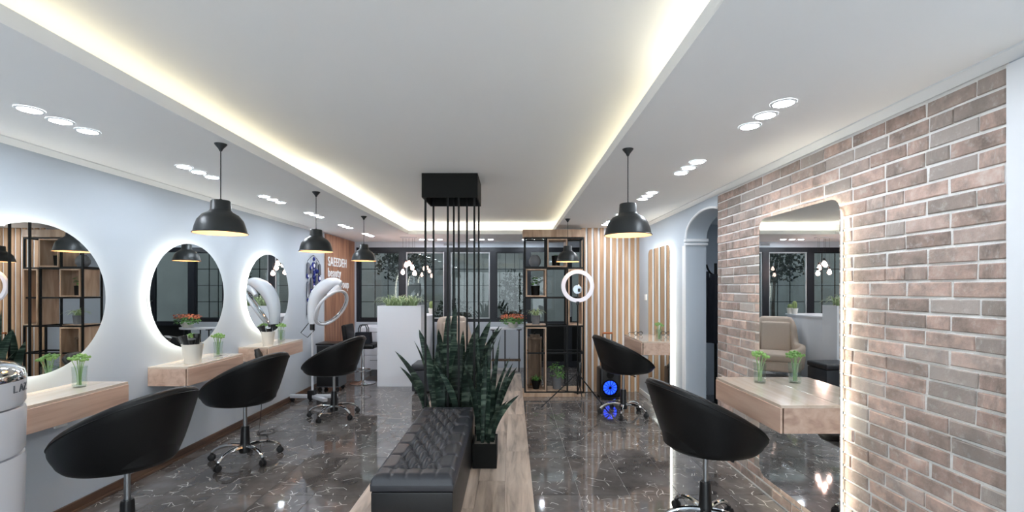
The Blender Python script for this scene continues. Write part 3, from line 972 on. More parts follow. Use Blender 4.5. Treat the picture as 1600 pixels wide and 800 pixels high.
def lid(u, v):
    x = -hw - 0.006 + 2 * (hw + 0.006) * u; y = -hl - 0.006 + 2 * (hl + 0.006) * v
    ex = min(x + hw + 0.006, hw + 0.006 - x); ey = min(y + hl + 0.006, hl + 0.006 - y)
    e = min(ex, ey)
    k = min(1.0, e / 0.045)
    edge = -0.050 * (1 - math.sqrt(max(0, 1 - (1 - k) ** 2)))
    return (x, y, bt - 0.034 + edge + crease(x, y) * min(1, e / 0.03))
b.surf(lid, nx, ny)
lo = []
for (x, y) in ([(-1, -1), (1, -1), (1, 1), (-1, 1)]):
    lo.append((x * (hw + 0.006), y * (hl + 0.006)))
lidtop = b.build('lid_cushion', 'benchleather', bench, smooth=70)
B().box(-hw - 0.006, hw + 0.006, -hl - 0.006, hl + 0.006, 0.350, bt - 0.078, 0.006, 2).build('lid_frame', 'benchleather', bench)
bmn = None
for (xx, yy) in btn:
    if bmn is None:
        o = B().lathe([(0, 0.004), (0.006, 0.003), (0.009, 0), (0.008, -0.004)], 10).build('button', 'benchleather', lidtop); bmn = o.data
    else:
        o = bpy.data.objects.new('button', bmn); COL.objects.link(o); o.parent = lidtop
    o.location = (xx, yy, bt - 0.034 - 0.014)

# ================================================================== SNAKE PLANTS, PLANTERS, HANGING ROD FRAME
def strap_leaf(L, W, bend, lean, twist, spin=0.0, fold=0.2, nseg=12):
    b = B()
    rows = []
    for i in range(nseg + 1):
        t = i / nseg
        w = W * (0.55 + 0.9 * t - 0.2 * t * t) if t < 0.55 else W * (0.55 + 0.9 * 0.55 - 0.2 * 0.3) * math.sqrt(max(0.0, 1 - ((t - 0.55) / 0.45) ** 1.35))
        w = max(w, 0.0006)
        z = L * t * math.cos(lean * t)
        x = L * t * math.sin(lean * t) + bend * t * t
        a = spin + twist * t
        sx, sy = math.cos(a), math.sin(a)
        f = fold * w
        rows.append([b.v((x + sy * w / 2, -sx * w / 2, z)), b.v((x + f * sx, f * sy, z)), b.v((x - sy * (w / 2), sx * (w / 2), z))])
    for a, c in zip(rows, rows[1:]):
        for k in range(2):
            b.face([a[k], a[k + 1], c[k + 1], c[k]])
    # give the blade a thickness
    r = bmesh.ops.solidify(b.bm, geom=list(b.bm.faces), thickness=0.0022)
    return b

def snake_plant(label, loc, rootbox, leaves, seed, planter):
    r = random.Random(seed)
    t = thing('snake_plant', label, 'plant', loc)
    for k, (rx, ry, L, lean, az, W) in enumerate(leaves):
        o = strap_leaf(L, W * 1.12, lean * 0.25 * L, lean, r.uniform(-0.9, 0.9), PI / 2 - az + r.uniform(-0.7, 0.7)).build('leaf', 'snake', t, smooth=45)
        o.location = (rx, ry, 0); o.rotation_euler = (0, 0, az)
    return t
def planter(label, loc, w, dpt, h):
    t = thing('planter_box', label, 'planter', loc)
    th = 0.012
    b = B().box(-w / 2, w / 2, -dpt / 2, -dpt / 2 + th, 0, h).box(-w / 2, w / 2, dpt / 2 - th, dpt / 2, 0, h).box(-w / 2, -w / 2 + th, -dpt / 2 + th, dpt / 2 - th, 0, h).box(w / 2 - th, w / 2, -dpt / 2 + th, dpt / 2 - th, 0, h).box(-w / 2 + th, w / 2 - th, -dpt / 2 + th, dpt / 2 - th, 0, 0.01)
    b.build('box', 'blackmatte', t, smooth=0)
    B().box(-w / 2 + th, w / 2 - th, -dpt / 2 + th, dpt / 2 - th, h - 0.05, h - 0.012).build('soil', 'soil', t, smooth=0)
    return t
PZ = 0.024
planter('black square planter on the wood strip, beside the bench', (-0.232, 3.985, PZ), 0.205, 0.28, 0.205)
planter('black planter box behind the bench, under the hanging rods', (-0.60, 4.60, PZ), 0.56, 0.62, 0.22)
r = random.Random(3)
def dir_leaves(spec):
    return spec
# (root x, root y, length, lean, azimuth, width)
small = [(-0.03, -0.04, 0.62, 0.10, 0.2, 0.055), (0.02, -0.06, 0.70, 0.05, 1.2, 0.05), (0.05, 0.02, 0.78, 0.08, 2.4, 0.055), (-0.05, 0.05, 0.80, 0.06, 4.0, 0.05),
         (0.06, -0.05, 0.46, 0.42, -0.15, 0.055), (0.05, 0.04, 0.66, 0.28, 0.1, 0.045), (0.04, 0.0, 0.74, 0.2, 0.3, 0.05), (-0.01, 0.08, 0.86, 0.08, 1.0, 0.055),
         (-0.06, -0.02, 0.72, 0.16, 2.9, 0.05), (0.0, 0.02, 0.66, 0.06, 5.0, 0.06), (0.07, 0.07, 0.60, 0.30, 0.5, 0.045), (-0.07, 0.07, 0.55, 0.14, 3.3, 0.05), (0.03, -0.09, 0.42, 0.36, -0.5, 0.04), (-0.02, -0.07, 0.74, 0.04, 0.9, 0.042), (0.05, -0.02, 0.84, 0.07, 0.4, 0.04), (-0.05, 0.0, 0.9, 0.05, 2.0, 0.045), (0.02, 0.09, 0.92, 0.1, 0.2, 0.04), (0.07, 0.0, 0.7, 0.2, -0.2, 0.036), (0.01, -0.03, 0.8, 0.1, 3.4, 0.04)]
snake_plant('dark green snake plant in the small planter beside the bench', (-0.232, 3.985, PZ + 0.19), None, small, 4, None)
big = [(-0.20, -0.22, 0.76, 0.36, 3.05, 0.07), (-0.16, -0.10, 0.92, 0.16, 2.8, 0.10), (-0.10, -0.15, 0.72, 0.10, 1.6, 0.095), (-0.08, 0.05, 1.10, 0.05, 1.2, 0.085),
       (-0.04, 0.12, 1.16, 0.04, 0.3, 0.08), (0.03, -0.12, 0.80, 0.08, 0.5, 0.10), (0.10, -0.05, 0.98, 0.14, 0.15, 0.10), (0.16, 0.02, 1.02, 0.18, -0.1, 0.10), (0.20, -0.10, 0.74, 0.10, 2.2, 0.09),
       (0.12, 0.14, 0.96, 0.32, 0.0, 0.07), (0.22, 0.10, 0.90, 0.06, 1.3, 0.095), (0.0, -0.20, 0.66, 0.2, 3.6, 0.08), (0.08, -0.24, 0.62, 0.28, 3.3, 0.06), (0.20, -0.22, 0.70, 0.22, 0.3, 0.06),
       (-0.20, 0.06, 0.80, 0.2, 3.3, 0.075), (-0.12, 0.2, 0.9, 0.08, 4.2, 0.085), (0.06, 0.2, 0.88, 0.06, 5.2, 0.09), (-0.24, -0.12, 0.60, 0.35, 3.5, 0.06), (0.02, 0.0, 0.86, 0.02, 2.0, 0.11),
       (0.14, -0.2, 0.82, 0.12, 0.8, 0.085), (-0.08, -0.24, 0.68, 0.06, 2.6, 0.09), (0.24, 0.0, 0.84, 0.2, 0.1, 0.065), (-0.15, -0.2, 0.84, 0.05, 0.9, 0.09), (0.18, 0.2, 0.95, 0.25, 0.2, 0.07)]
snake_plant('large dark green snake plant group behind the bench', (-0.60, 4.60, PZ + 0.205), None, big, 6, None)

rf = thing('hanging_rod_frame', 'black metal box on the ceiling with slim square rods down to the planter', 'rod frame', (-0.597, 4.60, CEIL))
ow, od = 0.268, 0.245
hh = 0.232
b = B().box(-ow, ow, -od, -od + 0.012, -hh, 0).box(-ow, ow, od - 0.012, od, -hh, 0).box(-ow, -ow + 0.012, -od + 0.012, od - 0.012, -hh, 0).box(ow - 0.012, ow, -od + 0.012, od - 0.012, -hh, 0)
b.build('ceiling_box', 'blackmatte', rf, smooth=0)
B().box(-ow + 0.012, ow - 0.012, -od + 0.012, od - 0.012, -0.06, -0.05).build('inner_plate', 'sash', rf, smooth=0)
rlen = CEIL - PZ - 0.2
for (xx, yy) in ((-0.235, -0.225), (0.235, -0.225), (-0.235, 0.225), (0.245, 0.225), (-0.02, -0.225), (0.085, -0.225), (-0.02, 0.225), (0.12, 0.225)):
    B().box(xx - 0.009, xx + 0.009, yy - 0.009, yy + 0.009, -rlen, -0.05).build('rod', 'blackmetal', rf, smooth=0)

# ================================================================== GREEN BLOOMS IN GLASS VASES
def make_vase(label, loc, seed=1):
    r = random.Random(seed)
    t = thing('flower_vase', label, 'vase', loc, 0, 'small glass vases with green blooms')
    B().lathe([(0, 0.0), (0.032, 0.0), (0.036, 0.006), (0.034, 0.06), (0.038, 0.125), (0.0355, 0.125), (0.0315, 0.05), (0.0325, 0.010), (0, 0.008)], 20).build('glass', 'vglass', t, smooth=50)
    heads = [(0.0, 0.0, 0.185), (0.026, 0.012, 0.175), (-0.026, 0.010, 0.178), (0.008, -0.026, 0.172), (-0.012, 0.028, 0.182), (0.036, -0.016, 0.162), (-0.034, -0.016, 0.165)]
    sb = B()
    for (a, c, h) in heads:
        sb.tube(arc_pts((a * 0.3, c * 0.3, 0.012), (a * 0.1, c * 0.1, 0.09), (a, c, h), 5), 0.0022, 5)
    sb.build('stems', 'stem', t)
    fb = B()
    for (a, c, h) in heads:
        for _ in range(9):
            u = Vector((r.gauss(0, 1), r.gauss(0, 1), abs(r.gauss(0, 0.7)))).normalized() * r.uniform(0.006, 0.022)
            fb.ball((a + u.x, c + u.y, h + u.z * 0.7), r.uniform(0.006, 0.0095), 6, 4)
    fb.build('blooms', 'bloom', t)
    return t
v0 = make_vase('small glass vase of green blooms on the first left shelf', (-2.87, 3.02, SH)); v0.scale = (1.1, 1.1, 1.1)
for lb, lc, sc in (('small glass vase of green blooms beside the white cup of combs', (-2.84, 4.40, SH), 1.0),
                   ('small glass vase of green blooms on the farthest left shelf', (-2.86, 5.64, SH), 1.0),
                   ('small glass vase of green blooms on the brick wall shelf', (1.72, 3.16, SH), 1.0),
                   ('small glass vase of green blooms on the far right shelf', (1.75, 5.42, 0.93), 0.95)):
    c = copy_tree(v0); c.location = lc; c['label'] = lb; c.scale = (sc * 1.1, sc * 1.1, sc * 1.1)

# white cups with black combs and brushes
def cup(label, loc):
    t = thing('tool_cup', label, 'cup', loc, 0, 'white tool cups'); t.scale = (1.25, 1.25, 1.2)
    B().lathe([(0, 0), (0.048, 0), (0.050, 0.003), (0.066, 0.135), (0.068, 0.14), (0.063, 0.14), (0.047, 0.01), (0, 0.008)], 28).build('cup_body', 'whitepot', t, smooth=50)
    for (a, c, dx, dy, h) in ((0.0, 0.0, -0.05, -0.02, 0.2), (0.02, 0.01, -0.01, 0.02, 0.21), (-0.02, 0.0, -0.075, 0.01, 0.19), (0.01, -0.02, 0.02, -0.03, 0.18)):
        B().tube([(a, c, 0.02), (a + dx * 0.6, c + dy * 0.6, 0.13), (a + dx, c + dy, h)], [0.010, 0.015, 0.025], 8).build('brush', 'plastic', t)
    return t
c0 = cup('white cup of black brushes on the middle left shelf', (-2.80, 3.99, SH))
c = copy_tree(c0); c.location = (-2.83, 5.28, SH); c['label'] = 'white cup of black brushes on the farthest left shelf'; c.scale = (1.1, 1.1, 1.1)

# hair dryer in a holder at the near end of the far left shelf, cord to the floor
hd = thing('hair_dryer', 'black hair dryer hanging at the end of the farthest left shelf', 'hair dryer', (-2.78, 5.0, 0.80))
B().T
b = B(); b.T = Matrix.Rotation(-0.3, 4, 'Y')
b.lathe([(0, -0.10), (0.030, -0.10), (0.036, -0.08), (0.04, -0.02), (0.038, 0.03), (0.03, 0.05), (0.026, 0.085), (0, 0.085)], 18); b.build('body', 'plastic', hd)
B().tube([(0.01, -0.02, -0.01), (0.05, -0.055, -0.05), (0.07, -0.075, -0.10)], [0.018, 0.016, 0.014], 10).build('handle', 'plastic', hd)
B().tube([(0.0, 0.0, 0.03), (0.0, 0.03, 0.05), (0.0, 0.036, 0.05)], 0.006, 6).build('holder', 'steel', hd)
cp = [(-2.71, 4.93, 0.70), (-2.69, 4.9, 0.45), (-2.72, 4.93, 0.2), (-2.75, 4.95, 0.02), (-2.68, 4.8, 0.006), (-2.58, 4.82, 0.006), (-2.55, 4.9, 0.006), (-2.62, 4.96, 0.01), (-2.7, 4.9, 0.006), (-2.66, 4.78, 0.01), (-2.56, 4.76, 0.006), (-2.5, 4.6, 0.006), (-2.62, 4.45, 0.006)]
def smooth_path(pts, n=6):
    P_ = [Vector(p) for p in pts]
    out = []
    for i in range(len(P_) - 1):
        p0, p1, p2, p3 = P_[max(i - 1, 0)], P_[i], P_[i + 1], P_[min(i + 2, len(P_) - 1)]
        for k in range(n):
            t = k / n
            out.append(0.5 * ((2 * p1) + (p2 - p0) * t + (2 * p0 - 5 * p1 + 4 * p2 - p3) * t * t + (3 * p1 - p0 - 3 * p2 + p3) * t ** 3))
    out.append(P_[-1])
    for p in out:
        p.z = max(p.z, 0.005)
    return out
tag(B().tube(smooth_path(cp), 0.0035, 6).build('dryer_cord', 'plastic'), 'thin black dryer cord coiled on the floor by the left wall', 'cord')

# ================================================================== WHITE HAIR PROCESSOR ON A WHEELED STAND
hp = thing('hair_processor', 'white hair processor with arched arm and chrome ring on a wheeled stand', 'hair processor', (-2.72, 6.2, 0))
def hpx(x, y, dy=0.0):
    p = at(x, y, 6.2)
    return (p.x + 2.72, dy, p.z)
B().tube([(0, 0, 0.12), (0, 0, 1.02)], 0.017, 12).build('pole', 'whiteplastic', hp)
B().tube([(0, 0, 0.98), (0, 0, 1.12)], 0.032, 14).build('joint', 'plastic', hp)
b = B()
path = smooth_path([hpx(489, 506), hpx(490, 480), hpx(497, 460), hpx(509, 447), hpx(522, 441), hpx(534, 444)], 6)
rad = [0.035 + 0.058 * math.sin(PI * min(1, i / (len(path) - 1) * 0.9 + 0.1)) for i in range(len(path))]
rad[-1] = 0.02
b.tube(path, rad, 16); b.build('arm', 'whiteplastic', hp)
b = B()
path = smooth_path([hpx(531, 447, 0.0), hpx(522, 455, -0.02), hpx(515, 462, -0.05)], 6)
b.tube(path, [0.05 - 0.02 * i / (len(path) - 1) for i in range(len(path))], 14); b.build('ring_mount', 'whiteplastic', hp)
cen = Vector(hpx(518, 481)); u = Vector((0.56, 0.0, 0.83)); w = Vector((-0.83 * 0.36, -0.93, 0.56 * 0.36)).normalized()
ringp = [cen + u * 0.27 * math.cos(2 * PI * i / 48) + w * 0.24 * math.sin(2 * PI * i / 48) for i in range(48)]
rg = B().tube(ringp, 0.019, 10, closed=True).build('ring', 'whiteplastic', hp)
nr = u.cross(w).normalized()
B().tube([p + (cen - p).normalized() * 0.012 - nr * 0.014 for p in ringp], 0.016, 8, closed=True).build('ring_trim', 'chrome', rg)
B().tube([hpx(487, 498, 0.02), hpx(470, 520, 0.0), hpx(482, 527, -0.03), hpx(492, 515, 0)], 0.006, 6).build('cable_hook', 'plastic', hp)
bs = B().box(-0.30, 0.34, -0.03, 0.03, 0.055, 0.10, 0.006).build('base_bar', 'whiteplastic', hp)
b = B(); b.T = Matrix.Rotation(-0.7, 4, 'Z'); b.box(0, 0.36, -0.028, 0.028, 0.055, 0.10, 0.006); b.build('base_bar', 'whiteplastic', hp)
B().box(-0.05, 0.05, -0.05, 0.05, 0.05, 0.16, 0.01).build('base_hub', 'plastic', hp)
for (xx, yy) in ((-0.27, 0.0), (0.32, 0.0), (0.26, -0.22), (-0.05, 0.06)):
    b = B(); b.T = Matrix.Translation((xx, yy, 0.029)) @ Matrix.Rotation(PI / 2, 4, 'X')
    b.lathe([(0, -0.018), (0.022, -0.018), (0.029, -0.01), (0.029, 0.01), (0.022, 0.018), (0, 0.018)], 16)
    b.T = Matrix.Identity(4); b.box(xx - 0.012, xx + 0.012, yy - 0.024, yy + 0.024, 0.03, 0.062, 0.004)
    b.build('caster', 'rubber', hp)

# evil-eye wall hanging
eh = thing('bead_hanging', 'blue and silver beaded charm hanging on the left wall by the sign panel', 'wall hanging', (XL, 6.92, 2.05), PI / 2)
B().tube([(-0.2, -0.012, -0.10), (-0.1, -0.012, -0.04), (0, -0.012, 0.0), (0.1, -0.012, -0.04), (0.2, -0.012, -0.10)], 0.005, 6).build('hanger', 'silver', eh)
def bead_string(x, z0, items):
    L = max(i[0] for i in items)
    s = B().tube([(x, -0.012, z0), (x, -0.012, z0 - L)], 0.0025, 5).build('string', 'silver', eh)
    for dz, kind, sz in items:
        b = B()
        if kind == 'd':
            b.T = Matrix.Translation((x, -0.016, z0 - dz)) @ Matrix.Rotation(PI / 2, 4, 'X')
            b.lathe([(0, -0.008), (sz * 0.8, -0.008), (sz, 0), (sz * 0.8, 0.008), (0, 0.008)], 16)
            o = b.build('eye_bead', 'bluebead', s)
            e = B(); e.T = Matrix.Translation((x, -0.026, z0 - dz)) @ Matrix.Rotation(PI / 2, 4, 'X')
            e.lathe([(0, -0.002), (sz * 0.5, -0.002), (sz * 0.5, 0.002), (0, 0.002)], 12)
            e.build('eye_white', 'trim', s)
        elif kind == 't':
            b.lathe([(0, 0), (sz * 0.25, -0.005), (sz * 0.4, -0.03), (sz * 0.5, -sz * 3.6), (0, -sz * 3.6)], 10, (x, -0.02, z0 - dz)); b.build('tassel', 'silver', s)
        else:
            b.ball((x, -0.02, z0 - dz), sz, 10, 6, 1.5); b.build('bead', 'bluebead', s)
bead_string(0.0, 0.0, [(0.06, 'b', 0.02), (0.16, 'd', 0.062), (0.27, 'b', 0.026), (0.33, 'b', 0.026), (0.39, 'b', 0.024), (0.49, 'd', 0.068), (0.60, 'b', 0.022), (0.64, 't', 0.05)])
bead_string(-0.085, -0.04, [(0.12, 't', 0.035), (0.16, 'd', 0.045), (0.3, 't', 0.05), (0.52, 'd', 0.055), (0.66, 't', 0.04), (0.80, 'd', 0.045)])
bead_string(-0.2, -0.10, [(0.02, 't', 0.05), (0.22, 'd', 0.046), (0.30, 't', 0.065), (0.58, 'b', 0.02), (0.62, 't', 0.05)])
bead_string(0.095, -0.04, [(0.06, 't', 0.04), (0.2, 'b', 0.028), (0.26, 't', 0.045), (0.46, 'd', 0.04)])
bead_string(0.2, -0.10, [(0.02, 't', 0.05), (0.25, 'd', 0.058), (0.33, 't', 0.06)])

# ================================================================== RECEPTION
def spider(b, c, n, L, seed, wid=0.012):
    r = random.Random(seed)
    for _ in range(n):
        a = r.uniform(0, 2 * PI); l = L * r.uniform(0.55, 1.0); out = r.uniform(0.35, 1.0)
        dx, dy = math.cos(a), math.sin(a)
        ox, oy = r.uniform(-1, 1) * c[3], r.uniform(-1, 1) * c[4]
        pv = None
        for i in range(6):
            t = i / 5
            rr = l * out * t; zz = l * (1.5 * t - (0.75 + 0.6 * out) * t * t)
            p = Vector((c[0] + ox + dx * rr, c[1] + oy + dy * rr, c[2] + zz))
            w = wid * (1 - t) ** 0.6 * 0.5 + 0.0006
            q = (b.v(p + Vector((-dy * w, dx * w, 0))), b.v(p + Vector((dy * w, -dx * w, 0))))
            if pv:
                b.face([pv[0], pv[1], q[1], q[0]])
            pv = q
    return b
pbx = thing('divider_planter', 'tall white box divider by the reception desk, plants on top', 'planter', (-1.775, 7.33, 0))
B().box(-0.345, 0.345, -0.17, -0.15, 0, 1.27).box(-0.345, 0.345, 0.15, 0.17, 0, 1.27).box(-0.345, -0.325, -0.15, 0.15, 0, 1.27).box(0.325, 0.345, -0.15, 0.15, 0, 1.27).build('box', 'lacquer', pbx, smooth=0)
B().box(-0.325, 0.325, -0.15, 0.15, 1.18, 1.22).build('soil', 'soil', pbx, smooth=0)
spp = tag(spider(B(), (-1.775, 7.33, 1.235, 0.24, 0.08), 300, 0.38, 5).build('spider_plant', 'spider', smooth=0, recalc=False), 'row of pale green spider plants on top of the white divider', 'plant')

rd = thing('reception_desk', 'white lacquered reception desk running behind the tall divider', 'desk', (-1.62, 8.0, 0))
poly = [(-0.5, -0.48), (0.10, -0.48)] + [(0.10 + 0.10 * math.sin(PI * i / 12), -0.48 + 1.1 * i / 12) for i in range(1, 12)] + [(0.10, 0.62), (-0.5, 0.62)]
B().prism(poly, 0, 1.05, 'z').build('body', 'lacquer', rd, smooth=25)
B().prism([(a * 1.02 + (0.02 if a > 0 else 0), c * 1.01) for a, c in poly], 1.05, 1.075, 'z').build('top', 'lacquer', rd, smooth=25)
def pot_cactus(label, loc, tall):
    t = thing('potted_cactus', label, 'plant', loc, 0, 'small cacti on the reception desk')
    B().lathe([(0, 0), (0.042, 0), (0.056, 0.10), (0.058, 0.105), (0.052, 0.105), (0.05, 0.09), (0, 0.088)], 20).build('pot', 'whitepot', t, smooth=40)
    b = B()
    n = 24
    prof = [(0.02, 0.088), (0.036, 0.10 + tall * 0.25), (0.038, 0.10 + tall * 0.6), (0.024, 0.10 + tall * 0.92), (0, 0.10 + tall)]
    g = []
    for rr, zz in prof:
        g.append([b.v(((rr * (1 + 0.12 * math.cos(8 * 2 * PI * i / n))) * math.cos(2 * PI * i / n), (rr * (1 + 0.12 * math.cos(8 * 2 * PI * i / n))) * math.sin(2 * PI * i / n), zz)) for i in range(n)])
    for a, c in zip(g, g[1:]):
        for i in range(n):
            b.face([a[i], a[(i + 1) % n], c[(i + 1) % n], c[i]])
    b.build('cactus', 'cactus', t, smooth=60)
pot_cactus('small white pot with a tall green cactus on the reception desk', (-1.47, 8.30, 1.075), 0.14)
pot_cactus('small white pot with a low round cactus at the far end of the desk', (-1.49, 8.47, 1.075), 0.08)

ot = thing('ottoman', 'low black leather ottoman between the white divider and the armchair', 'ottoman', (-1.20, 6.89, 0))
B().box(-0.27, 0.27, -0.22, 0.22, 0.03, 0.34, 0.015).build('base', 'benchleather', ot)
B().box(-0.28, 0.28, -0.23, 0.23, 0.345, 0.43, 0.035, 4).build('cushion', 'benchleather', ot)
for sx in (-1, 1):
    for sy in (-1, 1):
        B().lathe([(0, 0), (0.02, 0), (0.022, 0.032), (0, 0.032)], 12, (sx * 0.22, sy * 0.17, 0)).build('foot', 'plastic', ot)

# beige armchair; local +x is its front
ac = thing('armchair', 'beige fabric wing armchair by the windows', 'armchair', (-0.83, 7.82, 0), -math.radians(58)); ac.scale = (1.08, 1.16, 1.0)
def ac_wrap(b):
    seg = 60
    amax = math.radians(152)
    g = []
    for i in range(seg + 1):
        th = -amax + 2 * amax * i / seg           # 0 = back
        q = abs(th)
        back = 0.5 * (1 + math.cos(min(PI, max(0, (q - 0.30) / 0.60) * PI)))
        h = 0.60 + 0.44 * back - 0.06 * max(0, (q - 1.6)) 
        ca, sa = -math.cos(th), math.sin(th)
        ex = lambda r: (abs(ca) ** 0.75 * math.copysign(1, ca) * r, abs(sa) ** 0.75 * math.copysign(1, sa) * r)
        R = 0.385; th_ = 0.085
        lean = 0.10 * back
        row = []
        prof = [(R * 0.84, 0.16), (R * 0.96, 0.22), (R, 0.36)] + [(R + lean * u, 0.36 + (h - 0.03 - 0.36) * u) for u in (0.35, 0.7, 1.0)] \
            + [(R + lean - th_ * 0.25, h - 0.008), (R + lean - th_ * 0.5, h), (R + lean - th_ * 0.8, h - 0.012)] \
            + [(R - th_ + lean * u, 0.36 + (h - 0.05 - 0.36) * u) for u in (1.0, 0.6, 0.25, 0.0)] + [(R - th_, 0.25)]
        for rr, zz in prof:
            x, y = ex(rr)
            row.append(b.v((x, y, zz)))
        g.append(row)
    m = len(g[0])
    for i in range(seg):
        for j in range(m):
            b.face([g[i][j], g[i + 1][j], g[i + 1][(j + 1) % m], g[i][(j + 1) % m]])
    b.face(g[0]); b.face(g[-1][::-1])
    return b
ac_wrap(B()).build('backrest', 'beige', ac, smooth=60)
B().box(-0.28, 0.36, -0.30, 0.30, 0.17, 0.34, 0.04, 4).build('seat_base', 'beige', ac, smooth=60)
B().box(-0.24, 0.37, -0.275, 0.275, 0.335, 0.46, 0.05, 5).build('seat_cushion', 'beige', ac, smooth=60)
b = B(); b.T = Matrix.Translation((-0.335, 0, 0.68)) @ Matrix.Rotation(-0.22, 4, 'Y'); b.box(-0.05, 0.05, -0.20, 0.20, -0.26, 0.27, 0.049, 6); b.build('back_cushion', 'beige', ac, smooth=60)
for sx, sy in ((0.26, 0.24), (0.26, -0.24), (-0.24, 0.22), (-0.24, -0.22)):
    B().tube([(sx, sy, 0.18), (sx * 1.12, sy * 1.12, 0.0)], [0.02, 0.012], 10).build('leg', 'oldwood', ac)

# half-round white table with flowers
ft = thing('half_round_table', 'white half-round table with thin dark legs below the window', 'table', (-0.13, 8.52, 0))
half = [(0.36 * math.cos(PI + PI * i / 24), 0.30 * math.sin(PI + PI * i / 24)) for i in range(25)]
B().prism(half, 0.795, 0.822, 'z').build('table_top', 'lacquer', ft, smooth=30)
for xx, yy in ((-0.22, -0.12), (0.26, -0.10), (0.0, -0.03)):
    lg = B().tube([(xx, yy, 0.0), (xx, yy, 0.795)], 0.011, 8).build('leg', 'blackmetal', ft)
    B().box(xx - 0.045, xx + 0.045, yy - 0.03, yy + 0.03, 0.77, 0.795, 0.004).build('bracket', 'blackmetal', lg)
B().box(-0.25, 0.29, -0.14, -0.02, 0.20, 0.23, 0.003).build('lower_shelf', 'oldwood', ft, smooth=0)
fb = thing('begonia_pot', 'white bowl of orange begonias on the half-round table', 'plant', (0.02, 8.36, 0.822))
B().lathe([(0, 0), (0.06, 0), (0.10, 0.05), (0.115, 0.10), (0.118, 0.104), (0.108, 0.104), (0.1, 0.085), (0, 0.08)], 24).build('pot', 'whitepot', fb, smooth=50)
def leaf_cloud(n, rx, ry, z0, z1, size, seed, b=None, flat=0.5):
    r = random.Random(seed); b = b or B()
    for _ in range(n):
        a = r.uniform(0, 2 * PI); q = math.sqrt(r.random())
        p = Vector((rx * q * math.cos(a), ry * q * math.sin(a), r.uniform(z0, z1) + (1 - q) * (z1 - z0) * 0.4))
        nrm = Vector((math.cos(a) * q, math.sin(a) * q, flat + r.random())).normalized()
        d1 = nrm.cross(Vector((r.uniform(-1, 1), r.uniform(-1, 1), r.uniform(-1, 1)))).normalized(); d2 = nrm.cross(d1)
        L = size * r.uniform(0.6, 1.1)
        b.face([b.v(p - d1 * L * 0.5), b.v(p + d2 * L * 0.38), b.v(p + d1 * L * 0.5 + nrm * L * 0.12), b.v(p - d2 * L * 0.38)])
    return b
leaf_cloud(200, 0.24, 0.13, 0.07, 0.17, 0.055, 2).build('foliage', 'leaf', fb, smooth=0, recalc=False)
leaf_cloud(230, 0.25, 0.13, 0.16, 0.235, 0.042, 3).build('flowers', 'orange', fb, smooth=0, recalc=False)

# ================================================================== METAL RACK WITH WOODEN BOXES
RY0, RY1 = 6.50, 6.80
rk = thing('display_rack', 'tall black metal rack with pale wooden box frames beside the slats', 'rack', (0.60, 6.65, 0))
rx0, rx1 = 0.186 - 0.60, 1.02 - 0.60
xa, xb = 0.492 - 0.60, 0.790 - 0.60
y0, y1 = RY0 - 6.65, RY1 - 6.65
s = 0.011
for xx in (rx0, xa, xb, rx1):
    for yy in (y0, y1):
        B().box(xx - s, xx + s, yy - s, yy + s, 0.06, 2.27).build('post', 'blackmetal', rk, smooth=0)
for zz in (0.065, 0.62, 1.005, 1.41, 1.835, 2.262):
    for yy in (y0, y1):
        B().box(rx0 - s, rx1 + s, yy - s + 0.001, yy + s - 0.001, zz - s, zz + s).build('rail', 'blackmetal', rk, smooth=0)
    for xx in (rx0, rx1):
        B().box(xx - s + 0.001, xx + s - 0.001, y0, y1, zz - s, zz + s).build('rail', 'blackmetal', rk, smooth=0)
B().box(rx0 - 0.03, rx1 + 0.015, y0 - 0.02, y1 + 0.01, 2.275, 2.385, 0.003).build('top_beam', 'rackwood', rk, smooth=0)
B().box(rx0 - 0.03, rx1 + 0.015, y0 - 0.02, y1 + 0.01, 0.0, 0.055, 0.003).build('plinth', 'rackwood', rk, smooth=0)
B().box(rx0, xa, y0, y1, 1.012, 1.024).build('shelf_board', 'rackwood', rk, smooth=0)
B().box(rx0, xa, y0, y1, 1.845, 1.857).build('shelf_board', 'blackmetal', rk, smooth=0)
B().box(xa, rx1, y0, y1, 0.076, 0.088).build('shelf_board', 'rackwood', rk, smooth=0)
def frame_box(x0, x1, z0, z1, t=0.018):
    bb = B().box(x0, x0 + t, y0 - 0.03, y1 - 0.02, z0, z1).box(x1 - t, x1, y0 - 0.03, y1 - 0.02, z0, z1).box(x0 + t, x1 - t, y0 - 0.03, y1 - 0.02, z0, z0 + t).box(x0 + t, x1 - t, y0 - 0.03, y1 - 0.02, z1 - t, z1)
    bb.build('wooden_box', 'rackwood', rk, smooth=0)
frame_box(rx0 + 0.012, xa - 0.004, 1.425, 1.822)
frame_box(xa + 0.012, xb - 0.004, 1.85, 2.25)
frame_box(xb + 0.012, rx1 - 0.012, 1.02, 1.822)
frame_box(rx0 + 0.012, xa - 0.004, 0.080, 0.99)
def pot_plant(name, label, loc, r0, r1, h, potmat, kind, n, L, seed, group='pots on the display rack'):
    t = thing(name, label, 'plant', loc, 0, group)
    B().lathe([(0, 0), (r0, 0), (r1, h * 0.94), (r1 * 1.04, h), (r1 * 0.93, h), (r1 * 0.9, h * 0.88), (0, h * 0.86)], 20).build('pot', potmat, t, smooth=40)
    if kind == 'spider':
        spider(B(), (0, 0, h * 0.85, r1 * 0.4, r1 * 0.4), n, L, seed, 0.014).build('foliage', 'spider', t, smooth=0, recalc=False)
    elif kind == 'leaf':
        leaf_cloud(n, L * 0.6, L * 0.5, h * 0.9, h + L * 0.75, 0.045, seed).build('foliage', 'leaf', t, smooth=0, recalc=False)
    else:
        spider(B(), (0, 0, h * 0.85, r1 * 0.4, r1 * 0.4), n, L, seed, 0.01).build('foliage', 'leaf', t, smooth=0, recalc=False)
    return t
